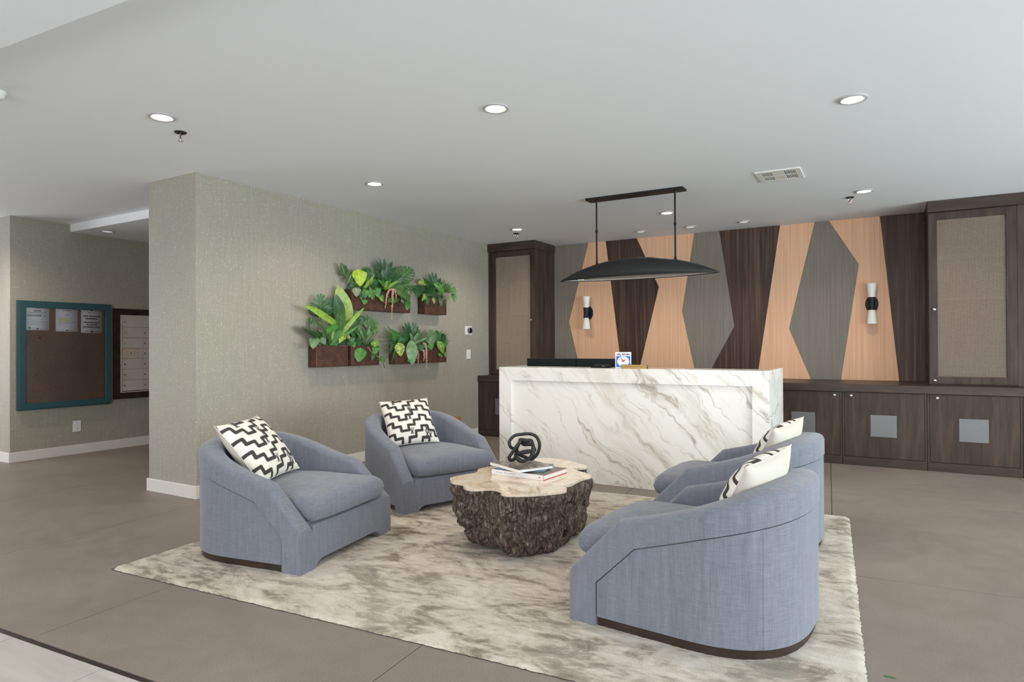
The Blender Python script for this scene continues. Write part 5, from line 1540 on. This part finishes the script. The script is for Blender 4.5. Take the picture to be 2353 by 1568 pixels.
# ---------------------------------------------------------------- notice board
D0 = .05
t = thing('notice_board', 'teal-framed cork notice board in a glazed case on the left wall', 'notice board', (XN, 3.945, .575))
y0, y1, z0, z1 = -.503, .500, -.003, 1.236
def ring(mb, x0, x1, a0, a1, b0, b1, w):
    mb.box(x0, x1, a0, a1, b0, b0 + w); mb.box(x0, x1, a0, a1, b1 - w, b1); mb.box(x0, x1, a0, a0 + w, b0 + w, b1 - w); mb.box(x0, x1, a1 - w, a1, b0 + w, b1 - w); return mb
part('case', ring(MB(), 0, D0 - .014, y0, y1, z0, z1, .03), 'teal', t, bevel=.002)
dr = part('door_frame', ring(MB(), D0 - .0138, D0, y0 + .012, y1 - .004, z0 + .012, z1 - .012, .066), 'teal', t, bevel=.003)
part('cork', MB().box(.001, .016, y0 + .03, y1 - .03, z0 + .03, z1 - .03), 'cork', t)
part('pane', MB().add([(.0415, y0 + .06, z0 + .06), (.0415, y1 - .06, z0 + .06), (.0415, y1 - .06, z1 - .06), (.0415, y0 + .06, z1 - .06)], [(0, 1, 2, 3)]), 'glass', dr)
part('lock', MB().lathe([(.008, D0), (.008, D0 + .006), (.004, D0 + .007)], (0, .442, .622), 0, 14), 'chrome', dr, 40)
XPp = XN + .0165
def sheet(y0, y1, z0, z1, label, curl=.0):
    t = thing('notice_sheet', label, 'notice', (XPp, (y0 + y1) / 2, z0), 0, 'notices pinned in the board')
    w, h = (y1 - y0) / 2, z1 - z0
    mb = MB(); n = 8
    for i in range(n + 1):
        for j in range(2):
            zz = h * i / n; mb.v.append((.0015 + curl * math.sin(math.pi * i / n), -w if j == 0 else w, zz))
    for i in range(n): mb.f.append((i * 2, i * 2 + 1, i * 2 + 3, i * 2 + 2))
    o = part('sheet', mb, 'paper', t, True); o.modifiers.new('s', 'SOLIDIFY').thickness = .0006
    return t, w, h
def lines(t, w, rows, mat, x=.0062, hgt=.0028, seed=1, name='printed_lines'):
    rnd = random.Random(seed); mb = MB()
    for (z, a, b) in rows:
        yv = a
        while yv < b:
            l = rnd.uniform(.008, .026); e = min(b, yv + l); mb.add([(x, yv, z), (x, e, z), (x, e, z + hgt), (x, yv, z + hgt)], [(0, 1, 2, 3)]); yv = e + .004
    return part(name, mb, mat, t)
RY = (R(90), 0, R(90))
def pin(t, y, z, m_): 
    part('push_pin', MB().lathe([(.0075, .004), (.004, .010), (.0055, .018), (.001, .019)], (0, y, z), 0, 10), m_, t, 40)
t, w, h = sheet(3.525, 3.765, 1.478, 1.752, 'white notice with fine print and a round seal, left of three')
lines(t, w, [(h - .026, -.025, .02)], 'ink_light', hgt=.010, seed=2); text(t, 'REMINDER', .015, (.0063, 0, h - .054), RY, 'ink', bold=.0004)
lines(t, w, [(h - .075, -.095, .095)], 'ink', hgt=.0045, seed=3)
lines(t, w, [(h - .098 - .0105 * k, -.1, .04) for k in range(3)], 'ink', hgt=.0045, seed=4)
lines(t, w, [(h - .150 - .013 * k, -.1, .1 - (.09 if k in (1, 4) else 0)) for k in range(6)], 'ink_light', seed=5)
part('seal', MB().lathe([(.014, .0062), (.014, .0066), (.001, .0066)], (0, .075, h - .108), 0, 20), 'ink_light', t)
part('green_logo', MB().lathe([(.013, .0062), (.013, .0066), (.001, .0066)], (0, -.080, .026), 0, 20), 'green_print', t)
lines(t, w, [(.022, -.06, .0)], 'ink_light', seed=6); pin(t, 0, .016, 'pin_dark'); pin(t, .005, h - .004, 'pin_dark')
t, w, h = sheet(3.833, 4.070, 1.466, 1.745, 'white notice with one yellow highlighted line, middle of three')
lines(t, w, [(h - .036, -.045, .045)], 'ink_light', hgt=.014, seed=12); text(t, 'NOTICE', .012, (.0063, 0, h - .083), RY, 'ink', bold=.0002)
lines(t, w, [(h - .115, -.09, .0), (h - .126, -.09, .09), (h - .163, -.09, .09), (h - .172, -.09, .09), (h - .181, -.09, .05), (h - .2, -.09, -.02)], 'ink_light', seed=13)
part('highlight', MB().box(.0062, .0066, -.09, .04, h - .147, h - .137), 'marker', t); pin(t, .0, .014, 'pin_dark'); pin(t, -.005, h - .002, 'pin_dark')
t, w, h = sheet(4.107, 4.345, 1.454, 1.735, 'white notice in bold capitals about short term rentals, right of three')
lines(t, w, [(h - .040, -.04, .04)], 'ink_light', hgt=.014, seed=22)
for k, (s_, zz) in enumerate((('SHORT TERM RENTALS', .078), ('ARE PROHIBITED', .108), ('VIOLATIONS SUBJECT', .154), ('TO $5,000 FINE', .182), ('NO WARNINGS ISSUED', .210))):
    text(t, s_, .0225, (.0063, 0, h - zz), RY, 'ink', bold=.0008, sx=.80)
lines(t, w, [(h - .126, -.03, .05), (h - .226, -.05, .05)], 'ink_light', hgt=.004, seed=23); lines(t, w, [(.034, -.03, .03), (.020, -.07, .08)], 'ink', hgt=.005, seed=24)
pin(t, .0, .014, 'pin_red'); pin(t, .0, h - .006, 'pin_dark')
t = thing('push_pin', 'single red push pin stuck in the bare cork', 'pin', (XN + .016, 3.666, 1.392))
part('head', MB().lathe([(.011, .003), (.006, .009), (.009, .020), (.001, .021)], (0, 0, 0), 0, 12), 'pin_red', t, 40)
part('needle', MB().tube([(0, 0, 0), (.004, 0, 0)], .001, 5), 'chrome', t)

# ---------------------------------------------------------------- mailboxes
t = thing('mailbox_unit', 'dark-framed wall mailbox unit with small aluminium doors beside the notice board', 'mailboxes', (XN, 4.84, .623))
ya, yb_, za, zb_ = -.358, .358, 0, 1.144
part('frame', ring(MB(), 0, .032, ya, yb_, za, zb_, .078), 'mail_frame', t, bevel=.003)
part('rim', ring(MB(), 0, .026, ya + .0785, yb_ - .0785, za + .063, zb_ - .065, .026), 'mail_metal', t, bevel=.002)
part('backing', MB().box(.001, .008, ya + .08, yb_ - .08, za + .066, zb_ - .066), 'cab_inside', t)
zr = [.913, 1.049]; rows = [1.536 - .623, 1.399 - .623, 1.266 - .623, 1.131 - .623, .997 - .623, .858 - .623, .726 - .623 - .006]
c0, c1 = ya + .108, yb_ - .108; cm = (c0 + c1) / 2
def mdoor(a, b, z0, z1, mat='mail_metal', lock=True, bare=False):
    d = part('mailbox_door', MB().box(.008, .018, a + .0015, b - .0015, z0 + .0015, z1 - .0015), mat, t, bevel=.0012)
    if lock: part('lock', MB().lathe([(.011, .018), (.011, .024), (.007, .026), (.001, .026)], (0, a + .028, z1 - (z1 - z0) * .52), 0, 14), 'chrome' if not bare else 'bronze', d, 40)
    return d
mdoor(c0, c1, rows[0], 1.055)
for k in range(6):
    for s_, (a, b) in enumerate(((c0, cm - .006), (cm + .006, c1))):
        bare = s_ == 0 and k == 2
        d = mdoor(a, b, rows[k + 1], rows[k], 'mail_bare' if bare else 'mail_metal', not bare, s_ == 0 and k < 2)
        if bare:
            zc = (rows[k] + rows[k + 1]) / 2; yc = (a + b) / 2
            part('lock', MB().lathe([(.010, .018), (.010, .021), (.001, .021)], (0, yc - .01, zc), 0, 12), 'steel', d)
            mb = MB()
            for (yy, zz) in ((-.075, .05), (.075, .05), (-.075, -.05), (.075, -.05), (-.055, .015), (-.05, -.02), (.035, .018), (.035, -.018), (.078, .01)):
                mb.lathe([(.004, .018), (.004, .0188), (.0005, .0188)], (0, yc + yy, zc + zz), 0, 8)
            part('screw_holes', mb, 'ink', d)
part('centre_bar', MB().box(.008, .021, cm - .0058, cm + .0058, rows[6], rows[0]), 'mail_metal', t)
t = thing('power_outlet', 'white duplex power outlet below the notice board', 'outlet', (XN, 4.068, .268))
part('plate', MB().box(0, .006, -.045, .045, 0, .132), 'plastic', t, bevel=.002)
for zz in (.040, .092):
    f = part('socket', MB().lathe([(.020, .006), (.020, .0085), (.001, .0085)], (0, 0, zz), 0, 20), 'plastic', t, 40)
    part('slots', MB().box(.0085, .009, -.010, -.007, zz - .002, zz + .010).box(.0085, .009, .007, .010, zz - .002, zz + .010).box(.0085, .009, -.003, .003, zz - .013, zz - .008), 'ink', f)
